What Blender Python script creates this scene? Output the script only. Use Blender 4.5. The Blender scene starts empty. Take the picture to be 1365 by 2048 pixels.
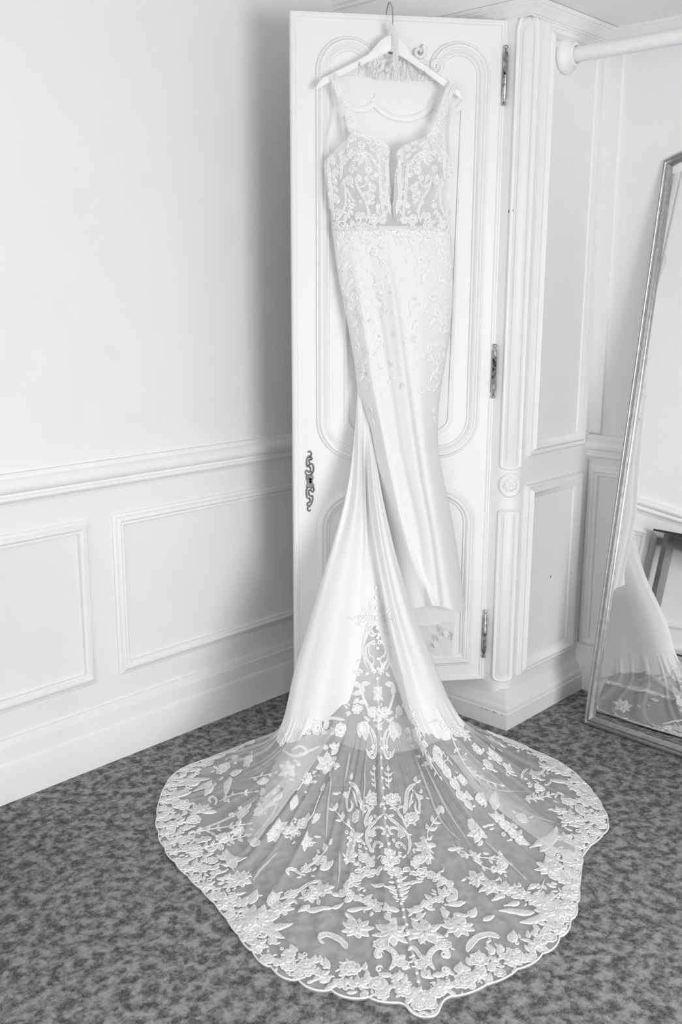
import bpy, bmesh, math, random
from math import sin, cos, pi, radians, sqrt, atan2, exp
from mathutils import Vector, Matrix
from mathutils.bvhtree import BVHTree

random.seed(7)
S = bpy.context.scene
COL = S.collection

# ------------------------------------------------------------------ camera
CAM_H, FPX = 1.45, 1991.0
TH, RO, HD = radians(12.619), radians(0.194), radians(43.055)
_F = Vector((cos(HD), sin(HD), 0)); _R = Vector((sin(HD), -cos(HD), 0)); _Z = Vector((0, 0, 1))
FW = cos(TH) * _F - sin(TH) * _Z
_U = sin(TH) * _F + cos(TH) * _Z
CR = _R * cos(RO) + _U * sin(RO)
CU = -_R * sin(RO) + _U * cos(RO)
CAM = Vector((0, 0, CAM_H))
cam_d = bpy.data.cameras.new('camera')
cam_d.sensor_fit = 'VERTICAL'; cam_d.sensor_height = 36.0; cam_d.sensor_width = 24.0
cam_d.lens = 36.0 * FPX / 2048.0
cam_d.clip_start = 0.05
cam_d.dof.use_dof = True; cam_d.dof.focus_distance = 2.9; cam_d.dof.aperture_fstop = 5.6
cam_o = bpy.data.objects.new('camera', cam_d); COL.objects.link(cam_o)
m = Matrix((CR, CU, -FW)).transposed().to_4x4(); m.translation = CAM
cam_o.matrix_world = m
S.camera = cam_o

# ------------------------------------------------------------------ world, lights, exposure
W = bpy.data.worlds.new('world'); S.world = W; W.use_nodes = True
W.node_tree.nodes['Background'].inputs[0].default_value = (0.8, 0.8, 0.8, 1)
W.node_tree.nodes['Background'].inputs[1].default_value = 0.4
def area(name, loc, target, sx, sy, power):
    l = bpy.data.lights.new(name, 'AREA'); l.shape = 'RECTANGLE'; l.size = sx; l.size_y = sy
    l.energy = power; l.color = (1, 1, 1)
    o = bpy.data.objects.new(name, l); COL.objects.link(o)
    o.location = loc
    o.rotation_euler = (Vector(target) - Vector(loc)).to_track_quat('-Z', 'Z').to_euler()
    return o
# daylight through the side window, plus an added fill light behind the camera
area('window_and_fill_light', (0.705, -2.12, 0.93), (0.705, 0, 0.38), 1.55, 1.75, 100)
area('window_and_fill_light', (-2.12, 0.35, 1.15), (0, 0.35, 1.15), 2.0, 1.95, 22)  # invented rear source, brightens the back wall and the door's shadow
S.view_settings.view_transform = 'Standard'
S.view_settings.look = 'None'
S.view_settings.gamma = 1.0
S.view_settings.use_curve_mapping = False
S.view_settings.exposure = 0.19
S.cycles.max_bounces = 12; S.cycles.transparent_max_bounces = 24
S.cycles.diffuse_bounces = 8
S.cycles.caustics_reflective = False; S.cycles.caustics_refractive = False

# ------------------------------------------------------------------ pixel helpers (1365 x 2048 frame)
def ray(u, v): return FW + CR * ((u - 682.5) / FPX) - CU * ((v - 1024.0) / FPX)
def hit(u, v, p0, n):
    d = ray(u, v); t = (Vector(p0) - CAM).dot(n) / d.dot(n); return CAM + d * t
def px_x(u, v, x): return hit(u, v, (x, 0, 0), Vector((1, 0, 0)))
def px_y(u, v, y): return hit(u, v, (0, y, 0), Vector((0, 1, 0)))
def px_z(u, v, z): return hit(u, v, (0, 0, z), Vector((0, 0, 1)))
def to_px(P):
    q = P - CAM; w = q.dot(FW); return (682.5 + FPX * q.dot(CR) / w, 1024.0 - FPX * q.dot(CU) / w)

# ------------------------------------------------------------------ materials
def mat(name, col, rough=0.6, spec=0.3, metal=0.0, noise=None, bump=None, alpha=None, sub=0.0, sheen=0.0, trans=0.0):
    m = bpy.data.materials.new(name); m.use_nodes = True
    nt = m.node_tree; b = nt.nodes['Principled BSDF']
    b.inputs['Base Color'].default_value = (col, col, col, 1)
    b.inputs['Roughness'].default_value = rough
    b.inputs['Metallic'].default_value = metal
    b.inputs['Specular IOR Level'].default_value = spec
    if sheen:
        b.inputs['Sheen Weight'].default_value = sheen
    tc = nt.nodes.new('ShaderNodeTexCoord')
    if noise:
        sc, lo, hi = noise
        n = nt.nodes.new('ShaderNodeTexNoise'); n.inputs['Scale'].default_value = sc; n.inputs['Detail'].default_value = 6
        r = nt.nodes.new('ShaderNodeMapRange'); r.inputs[1].default_value = 0.3; r.inputs[2].default_value = 0.7
        r.inputs[3].default_value = col * lo; r.inputs[4].default_value = col * hi
        nt.links.new(tc.outputs['Object'], n.inputs['Vector']); nt.links.new(n.outputs['Fac'], r.inputs[0])
        c = nt.nodes.new('ShaderNodeCombineColor')
        for k in range(3): nt.links.new(r.outputs[0], c.inputs[k])
        nt.links.new(c.outputs[0], b.inputs['Base Color'])
    if bump:
        sc, st, dist = bump
        n = nt.nodes.new('ShaderNodeTexNoise'); n.inputs['Scale'].default_value = sc; n.inputs['Detail'].default_value = 4
        bp = nt.nodes.new('ShaderNodeBump'); bp.inputs['Strength'].default_value = st; bp.inputs['Distance'].default_value = dist
        nt.links.new(tc.outputs['Object'], n.inputs['Vector']); nt.links.new(n.outputs['Fac'], bp.inputs['Height'])
        nt.links.new(bp.outputs[0], b.inputs['Normal'])
    out = nt.nodes['Material Output']; last = b
    if trans:
        t = nt.nodes.new('ShaderNodeBsdfTranslucent'); t.inputs[0].default_value = (col, col, col, 1)
        mx = nt.nodes.new('ShaderNodeMixShader'); mx.inputs[0].default_value = trans
        nt.links.new(last.outputs[0], mx.inputs[1]); nt.links.new(t.outputs[0], mx.inputs[2]); last = mx
    if alpha is not None:
        t = nt.nodes.new('ShaderNodeBsdfTransparent')
        mx = nt.nodes.new('ShaderNodeMixShader'); mx.inputs[0].default_value = alpha
        nt.links.new(t.outputs[0], mx.inputs[1]); nt.links.new(last.outputs[0], mx.inputs[2]); last = mx
    if last is not b: nt.links.new(last.outputs[0], out.inputs['Surface'])
    return m
M = {}
M['wall'] = mat('wall_paint', 0.86, 0.75, 0.15, noise=(6, .985, 1.01), bump=(60, .06, .002))
M['trim'] = mat('trim_paint', 0.89, 0.45, 0.3, noise=(9, .985, 1.01), bump=(80, .04, .001))
M['ceil_niche'] = mat('ceiling_paint_lightened', 0.92, 0.85, 0.1)  # same paint as the main ceiling, lightened to brighten the dim niche
M['ceil'] = mat('ceiling_paint_dimmed', 0.76, 0.85, 0.1, noise=(5, .98, 1.0))  # darkened to cut the light bounced onto the upper left wall
M['cab'] = mat('wardrobe_paint', 0.85, 0.42, 0.3, noise=(8, .985, 1.01), bump=(70, .05, .001))
M['interior'] = mat('wardrobe_interior', 0.6, 0.6, 0.2, noise=(8, .95, 1.02))
M['brass'] = mat('aged_dark_metal', 0.17, 0.45, 0.5, 0.55, noise=(90, .6, 1.5), bump=(160, .3, .002))
M['hinge'] = mat('tarnished_hinge_metal', 0.22, 0.32, 0.5, 0.7, noise=(55, .1, 3.0), bump=(140, .3, .002))
M['dark'] = mat('keyhole_black', 0.005, 0.9, 0.0)
M['chip'] = mat('chipped_paint_mark', 0.08, 0.9, 0.1)
M['silver'] = mat('silver_leaf_frame', 0.42, 0.38, 0.5, 0.9, noise=(60, .8, 1.15), bump=(120, .15, .001))
M['mirror'] = mat('mirror_glass', 0.86, 0.0, 0.5, 1.0)
M['hook'] = mat('polished_hook_steel', 0.55, 0.18, 0.5, 1.0)
M['wire'] = mat('silver_lettering_wire', 0.62, 0.25, 0.5, 0.9)
M['hangwood'] = mat('white_painted_wood', 0.90, 0.4, 0.3)
M['ribbon'] = mat('satin_ribbon', 0.82, 0.35, 0.4, trans=.2)
M['crepe'] = mat('ivory_crepe', 0.95, 0.9, 0.04, bump=(900, .05, .0006), trans=.16)
M['tulle'] = mat('sheer_tulle', 0.95, 0.8, 0.1, alpha=.33)
M['tulle_bodice'] = mat('bodice_tulle', 0.88, 0.8, 0.1, alpha=.42)
M['lining'] = mat('shaded_lining', 0.84, 0.8, 0.1, alpha=.85)  # darker than the crepe, shade behind the train put into its colour
M['lace'] = mat('lace_cloth', 0.93, 0.85, 0.08, alpha=.82, bump=(700, .2, .001), trans=.15)
M['lace_solid'] = mat('lace_on_crepe', 0.955, 0.85, 0.05, bump=(700, .15, .001), trans=.15)
def lacy(m, lo):
    nt = m.node_tree; N = nt.nodes.new; K_ = nt.links.new
    tc = next(n for n in nt.nodes if n.type == 'TEX_COORD'); v = N('ShaderNodeTexVoronoi'); v.feature = 'DISTANCE_TO_EDGE'; v.inputs['Scale'].default_value = 260
    K_(tc.outputs['Object'], v.inputs['Vector'])
    r = N('ShaderNodeMapRange'); r.inputs[1].default_value = .08; r.inputs[2].default_value = .30; r.inputs[3].default_value = 1.0; r.inputs[4].default_value = lo; K_(v.outputs['Distance'], r.inputs[0])
    bp = next((n for n in nt.nodes if n.type == 'BUMP'), None)
    if bp: bp.inputs['Strength'].default_value = .5; bp.inputs['Distance'].default_value = .0015; K_(r.outputs[0], bp.inputs['Height'])
    mx = [n for n in nt.nodes if n.type == 'MIX_SHADER'][-1]
    if lo < 1 and any(n.type == 'BSDF_TRANSPARENT' for n in nt.nodes): K_(r.outputs[0], mx.inputs[0])
lacy(M['lace'], .60); lacy(M['lace_solid'], .9)
M['cord'] = mat('lace_cord', 0.955, 0.7, 0.1)
M['sequin'] = mat('clear_sequin', 0.95, 0.15, 0.9, 0.25)
M['button'] = mat('covered_button', 0.93, 0.45, 0.35)
M['tmetal'] = mat('brushed_grey_metal', 0.20, 0.4, 0.5, 0.8, noise=(30, .8, 1.15))
M['tblack'] = mat('black_glass_top', 0.02, 0.1, 0.5)
M['pane'] = mat('window_curtain', 0.9, 0.9, 0.1)

def carpet():
    m = bpy.data.materials.new('mottled_grey_carpet'); m.use_nodes = True
    nt = m.node_tree; b = nt.nodes['Principled BSDF']; N = nt.nodes.new; K = nt.links.new
    b.inputs['Roughness'].default_value = 0.95; b.inputs['Specular IOR Level'].default_value = 0.05
    tc = N('ShaderNodeTexCoord')
    def noise(sc, det, rough=.5, dist=0.0):
        n = N('ShaderNodeTexNoise'); n.inputs['Scale'].default_value = sc; n.inputs['Detail'].default_value = det
        n.inputs['Roughness'].default_value = rough; n.inputs['Distortion'].default_value = dist
        K(tc.outputs['Object'], n.inputs['Vector']); return n
    blotch = noise(34, 3, .6, .15); mid = noise(95, 2, .6); fine = noise(380, 2, .7); big = noise(3, 1)
    r1 = N('ShaderNodeMapRange'); r1.inputs[1].default_value = .40; r1.inputs[2].default_value = .62
    K(blotch.outputs['Fac'], r1.inputs[0])
    r2 = N('ShaderNodeMapRange'); r2.inputs[1].default_value = .35; r2.inputs[2].default_value = .65; K(mid.outputs['Fac'], r2.inputs[0])
    r3 = N('ShaderNodeMapRange'); r3.inputs[1].default_value = .3; r3.inputs[2].default_value = .7; K(fine.outputs['Fac'], r3.inputs[0])
    def ma(op, a, b_):
        n = N('ShaderNodeMath'); n.operation = op
        for k, x in enumerate((a, b_)):
            if isinstance(x, (int, float)): n.inputs[k].default_value = x
            else: K(x, n.inputs[k])
        return n.outputs[0]
    s = ma('ADD', ma('MULTIPLY', r1.outputs[0], .50), ma('ADD', ma('MULTIPLY', r2.outputs[0], .20), ma('MULTIPLY', r3.outputs[0], .30)))
    v = N('ShaderNodeMapRange'); v.inputs[1].default_value = .12; v.inputs[2].default_value = .88
    v.inputs[3].default_value = .068; v.inputs[4].default_value = .43
    K(s, v.inputs[0])
    c = N('ShaderNodeCombineColor')
    for k in range(3): K(v.outputs[0], c.inputs[k])
    K(c.outputs[0], b.inputs['Base Color'])
    bp = N('ShaderNodeBump'); bp.inputs['Strength'].default_value = .5; bp.inputs['Distance'].default_value = .004
    K(fine.outputs['Fac'], bp.inputs['Height']); K(bp.outputs[0], b.inputs['Normal'])
    return m
M['carpet'] = carpet()

# ------------------------------------------------------------------ mesh helpers
class MB:
    def __init__(s): s.v = []; s.f = []; s.mi = []
    def add(s, vs, fs, mi=0):
        b = len(s.v); s.v += [tuple(p) for p in vs]
        for f in fs: s.f.append(tuple(i + b for i in f)); s.mi.append(mi)
    def box(s, lo, hi, mi=0):
        x0, y0, z0 = lo; x1, y1, z1 = hi
        s.add([(x0, y0, z0), (x1, y0, z0), (x1, y1, z0), (x0, y1, z0), (x0, y0, z1), (x1, y0, z1), (x1, y1, z1), (x0, y1, z1)],
              [(0, 3, 2, 1), (4, 5, 6, 7), (0, 1, 5, 4), (1, 2, 6, 5), (2, 3, 7, 6), (3, 0, 4, 7)], mi)
    def obox(s, o, e1, e2, e3, a, b, c, mi=0):
        """box spanned in basis e1,e2,e3 with ranges a,b,c"""
        P = [o + e1 * a[i & 1] + e2 * b[(i >> 1) & 1] + e3 * c[(i >> 2) & 1] for i in range(8)]
        s.add(P, [(0, 2, 3, 1), (4, 5, 7, 6), (0, 1, 5, 4), (2, 6, 7, 3), (0, 4, 6, 2), (1, 3, 7, 5)], mi)
    def grid(s, rows, mi=0, closed=False):
        n = len(rows[0]); vs = [p for r in rows for p in r]; fs = []
        for i in range(len(rows) - 1):
            for j in range(n - (0 if closed else 1)):
                k = (j + 1) % n
                fs.append((i * n + j, i * n + k, (i + 1) * n + k, (i + 1) * n + j))
        s.add(vs, fs, mi)
    def tube(s, pts, r, n=8, mi=0, cap=True, up=None):
        pts = [Vector(p) for p in pts]; rows = []
        rr = r if isinstance(r, (list, tuple)) else [r] * len(pts)
        nrm = None
        for i, p in enumerate(pts):
            t = (pts[min(i + 1, len(pts) - 1)] - pts[max(i - 1, 0)])
            if t.length < 1e-9: t = Vector((0, 0, 1))
            t.normalize()
            if nrm is None:
                a = Vector((0, 0, 1)) if abs(t.z) < .9 else Vector((1, 0, 0)); nrm = t.cross(a).normalized()
            else:
                nrm = (nrm - t * nrm.dot(t))
                nrm = nrm.normalized() if nrm.length > 1e-6 else t.orthogonal().normalized()
            b = t.cross(nrm)
            rows.append([p + (nrm * cos(2 * pi * k / n) + b * sin(2 * pi * k / n)) * rr[i] for k in range(n)])
        s.grid(rows, mi, True)
        if cap:
            b0 = len(s.v); s.v += [tuple(p) for p in rows[0]]; s.f.append(tuple(range(b0 + n - 1, b0 - 1, -1))); s.mi.append(mi)
            b0 = len(s.v); s.v += [tuple(p) for p in rows[-1]]; s.f.append(tuple(range(b0, b0 + n))); s.mi.append(mi)
    def lathe(s, o, ax, prof, n=24, mi=0):
        ax = Vector(ax).normalized(); e1 = ax.orthogonal().normalized(); e2 = ax.cross(e1)
        s.grid([[o + ax * h + (e1 * cos(2 * pi * k / n) + e2 * sin(2 * pi * k / n)) * r for k in range(n)] for r, h in prof], mi, True)
    def build(s, name, mats, parent=None, smooth=False, weld=0.0, auto=None):
        me = bpy.data.meshes.new(name); me.from_pydata(s.v, [], s.f)
        for mm in (mats if isinstance(mats, (list, tuple)) else [mats]): me.materials.append(M[mm] if isinstance(mm, str) else mm)
        if any(s.mi): me.polygons.foreach_set('material_index', s.mi)
        bm = bmesh.new(); bm.from_mesh(me)
        if weld: bmesh.ops.remove_doubles(bm, verts=bm.verts, dist=weld)
        if name not in NO_RECALC: bmesh.ops.recalc_face_normals(bm, faces=bm.faces)
        bm.to_mesh(me); bm.free()
        if smooth:
            me.polygons.foreach_set('use_smooth', [True] * len(me.polygons))
            if auto is not None: me.set_sharp_from_angle(angle=radians(auto))
        me.update()
        o = bpy.data.objects.new(name, me); COL.objects.link(o)
        if parent is not None: o.parent = parent
        return o
NO_RECALC = set()
def struct(o): o['kind'] = 'structure'; return o
def tag(o, label, cat, group=None):
    o['label'] = label; o['category'] = cat
    if group: o['group'] = group
    return o
def thing(name, loc, label, cat, group=None):
    o = bpy.data.objects.new(name, None); o.empty_display_size = .1; COL.objects.link(o)
    ROOT[o.name] = Vector(loc)
    return tag(o, label, cat, group)
ROOT = {}
def settle():
    """move every empty to its base and keep the parts in place"""
    bpy.context.view_layer.update()
    for o in list(S.objects):
        if o.type == 'EMPTY' and o.name in ROOT:
            o.location = ROOT[o.name]
            for c in o.children: c.matrix_parent_inverse = Matrix.Translation(-ROOT[o.name])

def sweep(mb, path, prof, mapf, closed=False, mi=0, caps=True):
    """sweep profile [(lateral, out)] along a 2-D path with mitred joints; mapf(a, b, out) -> 3-D"""
    n = len(path); rows = []
    for i in range(n):
        p = Vector(path[i])
        a = Vector(path[(i - 1) % n]) if (closed or i > 0) else None
        b = Vector(path[(i + 1) % n]) if (closed or i < n - 1) else None
        d1 = (p - a).normalized() if a is not None else None
        d2 = (b - p).normalized() if b is not None else None
        if d1 is None: d1 = d2
        if d2 is None: d2 = d1
        n1 = Vector((d1.y, -d1.x)); n2 = Vector((d2.y, -d2.x))
        mt = n1 + n2
        mt = mt / max(.25, mt.dot(n1)) if mt.length > 1e-6 else n1
        rows.append([mapf(p.x + mt.x * l, p.y + mt.y * l, o) for l, o in prof])
    if closed: rows.append(rows[0])
    mb.grid(rows, mi)
    if caps and not closed:
        k = len(prof)
        mb.add(rows[0], [tuple(range(k - 1, -1, -1))], mi); mb.add(rows[-1], [tuple(range(k))], mi)
def arc(cx, cy, r, a0, a1, n=10, ry=None):
    ry = r if ry is None else ry
    return [(cx + r * cos(radians(a0 + (a1 - a0) * i / n)), cy + ry * sin(radians(a0 + (a1 - a0) * i / n))) for i in range(n + 1)]
def lerp(a, b, t): return a + (b - a) * t
def interp(tab, x):
    if x <= tab[0][0]: return tab[0][1]
    for (x0, y0), (x1, y1) in zip(tab, tab[1:]):
        if x <= x1: return y0 + (y1 - y0) * (x - x0) / (x1 - x0)
    return tab[-1][1]
def sinterp(tab, x):
    """monotone-ish smooth (Catmull-Rom on uneven knots) table lookup"""
    n = len(tab)
    if x <= tab[0][0]: return tab[0][1]
    if x >= tab[-1][0]: return tab[-1][1]
    for i in range(n - 1):
        if x <= tab[i + 1][0]: break
    x0, y0 = tab[i]; x1, y1 = tab[i + 1]; h = x1 - x0; t = (x - x0) / h
    def slope(k):
        if k <= 0: return (tab[1][1] - tab[0][1]) / (tab[1][0] - tab[0][0])
        if k >= n - 1: return (tab[-1][1] - tab[-2][1]) / (tab[-1][0] - tab[-2][0])
        return (tab[k + 1][1] - tab[k - 1][1]) / (tab[k + 1][0] - tab[k - 1][0])
    m0, m1 = slope(i) * h, slope(i + 1) * h
    return (2*t**3 - 3*t*t + 1) * y0 + (t**3 - 2*t*t + t) * m0 + (-2*t**3 + 3*t*t) * y1 + (t**3 - t*t) * m1
def crom(pts, t):
    """Catmull-Rom through vectors, t in 0..len-1"""
    n = len(pts); i = max(0, min(n - 2, int(t))); f = t - i
    p1, p2 = pts[i], pts[i + 1]
    p0 = pts[i - 1] if i > 0 else p1 * 2 - p2
    p3 = pts[i + 2] if i + 2 < n else p2 * 2 - p1
    return .5 * ((2 * p1) + (p2 - p0) * f + (2 * p0 - 5 * p1 + 4 * p2 - p3) * f * f + (3 * p1 - p0 - 3 * p2 + p3) * f ** 3)
def smooth2d(pts, n=6, closed=False):
    V = [Vector((p[0], p[1], 0)) for p in pts]; out = []
    if closed: V = [V[-1]] + V + [V[0], V[1]]
    rng = range(1, len(V) - 2) if closed else range(len(V) - 1)
    for i in rng:
        for k in range(n):
            q = crom(V, i + k / n); out.append((q.x, q.y))
    if not closed: out.append((V[-1].x, V[-1].y))
    return out

# ------------------------------------------------------------------ room
Y1 = 2.51            # panelled left wall
X2 = 3.17            # back wall of the closet niche
XB = 2.65            # bulkhead over the niche
XW, YW = -2.2, -2.2  # walls behind and beside the camera
ZC, ZN = 2.62, 2.276 # room ceiling, niche ceiling

b = MB(); b.box((XW - .1, YW - .1, -.06), (X2 + .1, Y1 + .1, 0)); struct(b.build('floor', 'carpet'))
b = MB(); b.box((XW - .1, Y1, 0), (X2 + .1, Y1 + .1, ZC)); wl = struct(b.build('wall_left', 'wall'))
b = MB(); b.box((X2, -.4, 0), (X2 + .1, Y1, ZC)); struct(b.build('wall_back', 'wall'))
b = MB(); b.box((XB, -.4, 0), (X2, -.3, ZC)); b.box((XB, YW, 0), (XB + .1, -.4, ZC)); b.box((XB, -.3, ZN), (XB + .1, Y1, ZC)); struct(b.build('wall_niche', 'wall'))
b = MB(); b.box((XW - .1, YW - .1, ZC), (XB + .1, Y1 + .1, ZC + .06)); struct(b.build('ceiling', 'ceil'))
b = MB(); b.box((XB + .1, -.3, ZN), (X2, Y1, ZN + .05)); struct(b.build('ceiling_niche', 'ceil_niche'))
# window wall beside the camera and wall behind it, each with an opening
def window_wall(name, ax, at, lo, hi, w0, w1, z0, z1, n):
    b = MB()
    def bx(a0, a1, c0, c1, d0=-.1, d1=0.0, bb=None):
        bb = bb or b
        if ax == 'y': bb.box((a0, at + d0, c0), (a1, at + d1, c1))
        else: bb.box((at + d0, a0, c0), (at + d1, a1, c1))
    bx(lo, w0, 0, ZC); bx(w1, hi, 0, ZC); bx(w0, w1, 0, z0); bx(w0, w1, z1, ZC)
    struct(b.build(name, 'wall'))
    fr = MB()
    for a0, a1, c0, c1 in ((w0 - .06, w0, z0 - .06, z1 + .06), (w1, w1 + .06, z0 - .06, z1 + .06), (w0, w1, z1, z1 + .06), (w0 - .02, w1 + .02, z0 - .05, z0)):
        bx(a0, a1, c0, c1, 0, .025, fr)
    for k in range(1, 4):
        q = w0 + (w1 - w0) * k / 4; bx(q - .02, q + .02, z0, z1, -.06, -.02, fr)
    bx(w0, w1, (z0 + z1) / 2 - .02, (z0 + z1) / 2 + .02, -.06, -.02, fr)
    wf = struct(fr.build('window_%d' % n, 'trim'))
    p = MB(); bx(w0, w1, z0, z1, -.085, -.08, p); p.build('pane', 'pane', wf)
window_wall('wall_right', 'y', YW, XW - .1, XB + .1, -.07, 1.48, .05, 1.81, 1)
window_wall('wall_front', 'x', XW, YW, Y1, -.65, 1.35, .17, 2.13, 2)  # unseen rear window, made up to go with the fill light

PROF_RAIL = [(0, .953), (.012, .952), (.016, .944), (.016, .940), (.022, .937), (.030, .928), (.033, .916), (.030, .905), (.022, .898), (.014, .896), (.014, .890), (.020, .887), (.022, .880), (.018, .874), (.008, .868), (.006, .862), (0, .860)]
PROF_BASE = [(0, .188), (.008, .186), (.011, .180), (.012, .166), (.016, .163), (.018, .120), (.022, .116), (.024, .110), (.024, .0), (0, 0)]
PROF_PANEL = [(.0, 0), (.0, .005), (.004, .008), (.008, .008), (.010, .012), (.016, .017), (.022, .017), (.026, .012), (.029, .010), (.033, .012), (.037, .010), (.039, .004), (.039, 0)]
def mXYz(a, b_, o): return Vector((a, b_, o))
# left wall: path runs towards -x so that the lateral side faces the room
tn = [0]
def trim(mb, smooth=True, name=None):
    tn[0] += 1
    o = struct(mb.build(name or 'trim_%d' % tn[0], 'trim', None, smooth, auto=40)); return o
def wall_run(prof, path, name=None):
    b = MB(); sweep(b, path, prof, mXYz); return trim(b, True, name)
wall_run(PROF_RAIL, [(X2, Y1), (XW, Y1)][::1] if False else [(XW, Y1), (2.7, Y1)])
wall_run(PROF_BASE, [(XW, Y1), (2.66, Y1)], 'baseboard_left')
wall_run(PROF_RAIL, [(X2, 1.752), (X2, -.3)])
wall_run([(l * .8, z * .93) for l, z in PROF_BASE], [(X2, 1.75), (X2, -.3)], 'baseboard_back')
wall_run(PROF_RAIL, [(XW, YW), (XW, Y1)][::1])
# picture-frame panels, planar maps with N towards the room
def mapW1(a, z, o): return Vector((a, Y1 - o, z))
def mapW2(a, z, o): return Vector((X2 - o, a, z))
def frame_panel(mapf, a0, a1, z0, z1, prof=PROF_PANEL, flip=False):
    b = MB(); P = [(a0, z0), (a0, z1), (a1, z1), (a1, z0)]
    if flip: P = P[::-1]
    sweep(b, P, prof, mapf, closed=True); return trim(b)
for a0, a1 in ((-1.0, -.08), (0, .945), (1.03, 1.586), (1.668, 2.60)):
    frame_panel(mapW1, a0, a1, .268, .782)
for a0, a1 in ((-.2, .70), (.78, 1.744)):
    frame_panel(mapW2, a0, a1, .165, .845, flip=False)
# corner bead of the back wall above the rail
b = MB(); sweep(b, [(X2, 1.752), (X2, 1.705)], [(0, .953), (.012, .96), (.014, .97), (.014, 2.205), (0, 2.205)], mXYz); trim(b, False)
# niche crown on the back wall and crown of the bulkhead
PROF_CROWN = [(0, -.078), (.008, -.077), (.010, -.070), (.018, -.066), (.020, -.060), (.024, -.056), (.028, -.046), (.038, -.034), (.048, -.026), (.050, -.020), (.056, -.018), (.060, -.006), (.064, 0), (0, 0)]
wall_run([(l * .52, ZN + z * .52) for l, z in PROF_CROWN], [(X2, 1.76), (X2, -.3)])
wall_run([(l * 1.2, 2.46 + z * 1.2) for l, z in PROF_CROWN], [(XB, Y1), (XB, YW)])

# ------------------------------------------------------------------ wardrobe
WD = thing('wardrobe', (2.92, 2.11, 0), 'tall white painted wardrobe with its carved panel door standing open', 'wardrobe')
XF, YS = 2.68, 1.75          # front face, side face
RC = .058                    # rounded corner post
# body shell: side, corner post, front frame, interior
b = MB()
arcp = [(XF + RC + RC * cos(radians(a)), YS + RC + RC * sin(radians(a))) for a in range(180, 271, 9)]
sec = [(X2 - .005, YS)] + [(p[0], p[1]) for p in reversed(arcp)] + [(XF, 1.842), (XF + .03, 1.842), (XF + .03, YS + .03), (X2 - .005, YS + .03)]
b.grid([[Vector((x, y, z)) for x, y in sec] for z in (.05, 2.27)], closed=True)
b.box((XF, 2.475, .05), (XF + .03, Y1 - .002, 2.27))
b.box((XF, 1.842, 2.236), (XF + .03, 2.475, 2.27)); b.box((XF, 1.842, .05), (XF + .03, 2.475, .143))
b.build('body', 'cab', WD, True, auto=35)
b = MB(); b.box((X2 - .02, YS + .03, .05), (X2 - .006, Y1 - .004, 2.27)); b.box((XF + .03, YS + .03, .10), (X2 - .02, Y1 - .004, .143)); b.box((XF + .03, YS + .03, 2.24), (X2 - .02, Y1 - .004, 2.27))
b.box((XF + .06, YS + .03, 1.75), (X2 - .02, Y1 - .004, 1.77))
b.build('interior', 'interior', WD)
# plinth, sweeping round the front and the side
b = MB()
prof = [(.0, 0), (.0, .054), (-.004, .058), (-.003, .066), (-.006, .074), (-.014, .080), (-.016, .088), (-.018, .094), (-.026, .102), (-.030, .112), (-.036, .118), (-.038, .124), (-.06, .124), (-.06, 0)]
base = [(2.655, Y1 - .003), (2.655, 1.715), (X2 - .003, 1.715)]
sweep(b, base, prof, mXYz)
b.build('plinth', 'cab', WD, True, auto=35)
# cornice
b = MB()
sweep(b, [(XF, Y1 - .003), (XF, YS), (X2 - .003, YS)], [(l * .52, ZN - .002 + z * .55) for l, z in PROF_CROWN], mXYz)
b.build('cornice', 'cab', WD, True, auto=35)
# side panels: raised mouldings on the side face
def mapCS(a, z, o): return Vector((a, YS - o, z))
PROF_CAB = [(-.004, 0), (-.004, .006), (0, .012), (.004, .013), (.008, .010), (.012, .010), (.016, .016), (.022, .021), (.028, .018), (.032, .010), (.036, .008), (.042, .006), (.046, .003), (.048, 0)]
for (z0, z1) in ((.164, .820), (.923, 2.217)):
    b = MB(); sweep(b, [(2.764, z0), (2.764, z1), (3.116, z1), (3.116, z0)], PROF_CAB, mapCS, closed=True)
    b.build('side_panel_moulding', 'cab', WD, True, auto=40)
# rounded post: fluted reed panels and a carved flower medallion, laid on the corner arc
def mapPost(s, z, o):
    a = radians(180) + s / RC
    return Vector((XF + RC + (RC + o) * cos(a), YS + RC + (RC + o) * sin(a), z))
SM = RC * pi / 4
def post_panel(z0, z1, top_r, bot):
    w = .030
    P = [(SM - w, z0), (SM - w, z1 - w)] + arc(SM, z1 - w, w, 180, 0, 10, w * top_r)[1:-1] + [(SM + w, z1 - w), (SM + w, z0)]
    if bot:
        P = P + arc(SM, z0, w, 0, -180, 10, w * .35)[1:-1]
    b = MB(); sweep(b, P, [(-.006, 0), (-.006, .004), (-.002, .007), (.002, .006), (.005, .002), (.008, .004), (.011, .004), (.013, 0)], mapPost, closed=True)
    b.build('post_moulding', 'cab', WD, True, auto=50)
    rows = []
    for i in range(13):
        s = SM - .016 + .032 * i / 12
        zt = z1 - w + sqrt(max(0, 1 - ((s - SM) / .017) ** 2)) * .016 * top_r
        zb = z0 + .006 - sqrt(max(0, 1 - ((s - SM) / .017) ** 2)) * .006
        o = .003 * sqrt(max(0, 1 - ((s - SM) / .017) ** 2))
        rows.append([mapPost(s, zb, 0), mapPost(s, zb + .006, o), mapPost(s, zt - .008, o), mapPost(s, zt, 0)])
    b = MB(); b.grid(rows); b.build('post_reed', 'cab', WD, True)
post_panel(.895, 2.225, 1.6, True)
post_panel(.165, .765, .35, True)
b = MB()
rows = []
for r, o in ((0, .004), (.012, .0045), (.024, .004), (.030, .0065), (.034, .006), (.037, 0)):
    rows.append([mapPost(SM + r * cos(2 * pi * k / 28), .830 + r * 1.15 * sin(2 * pi * k / 28), o) for k in range(28)])
b.grid(rows, closed=True); b.build('medallion', 'cab', WD, True)
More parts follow.
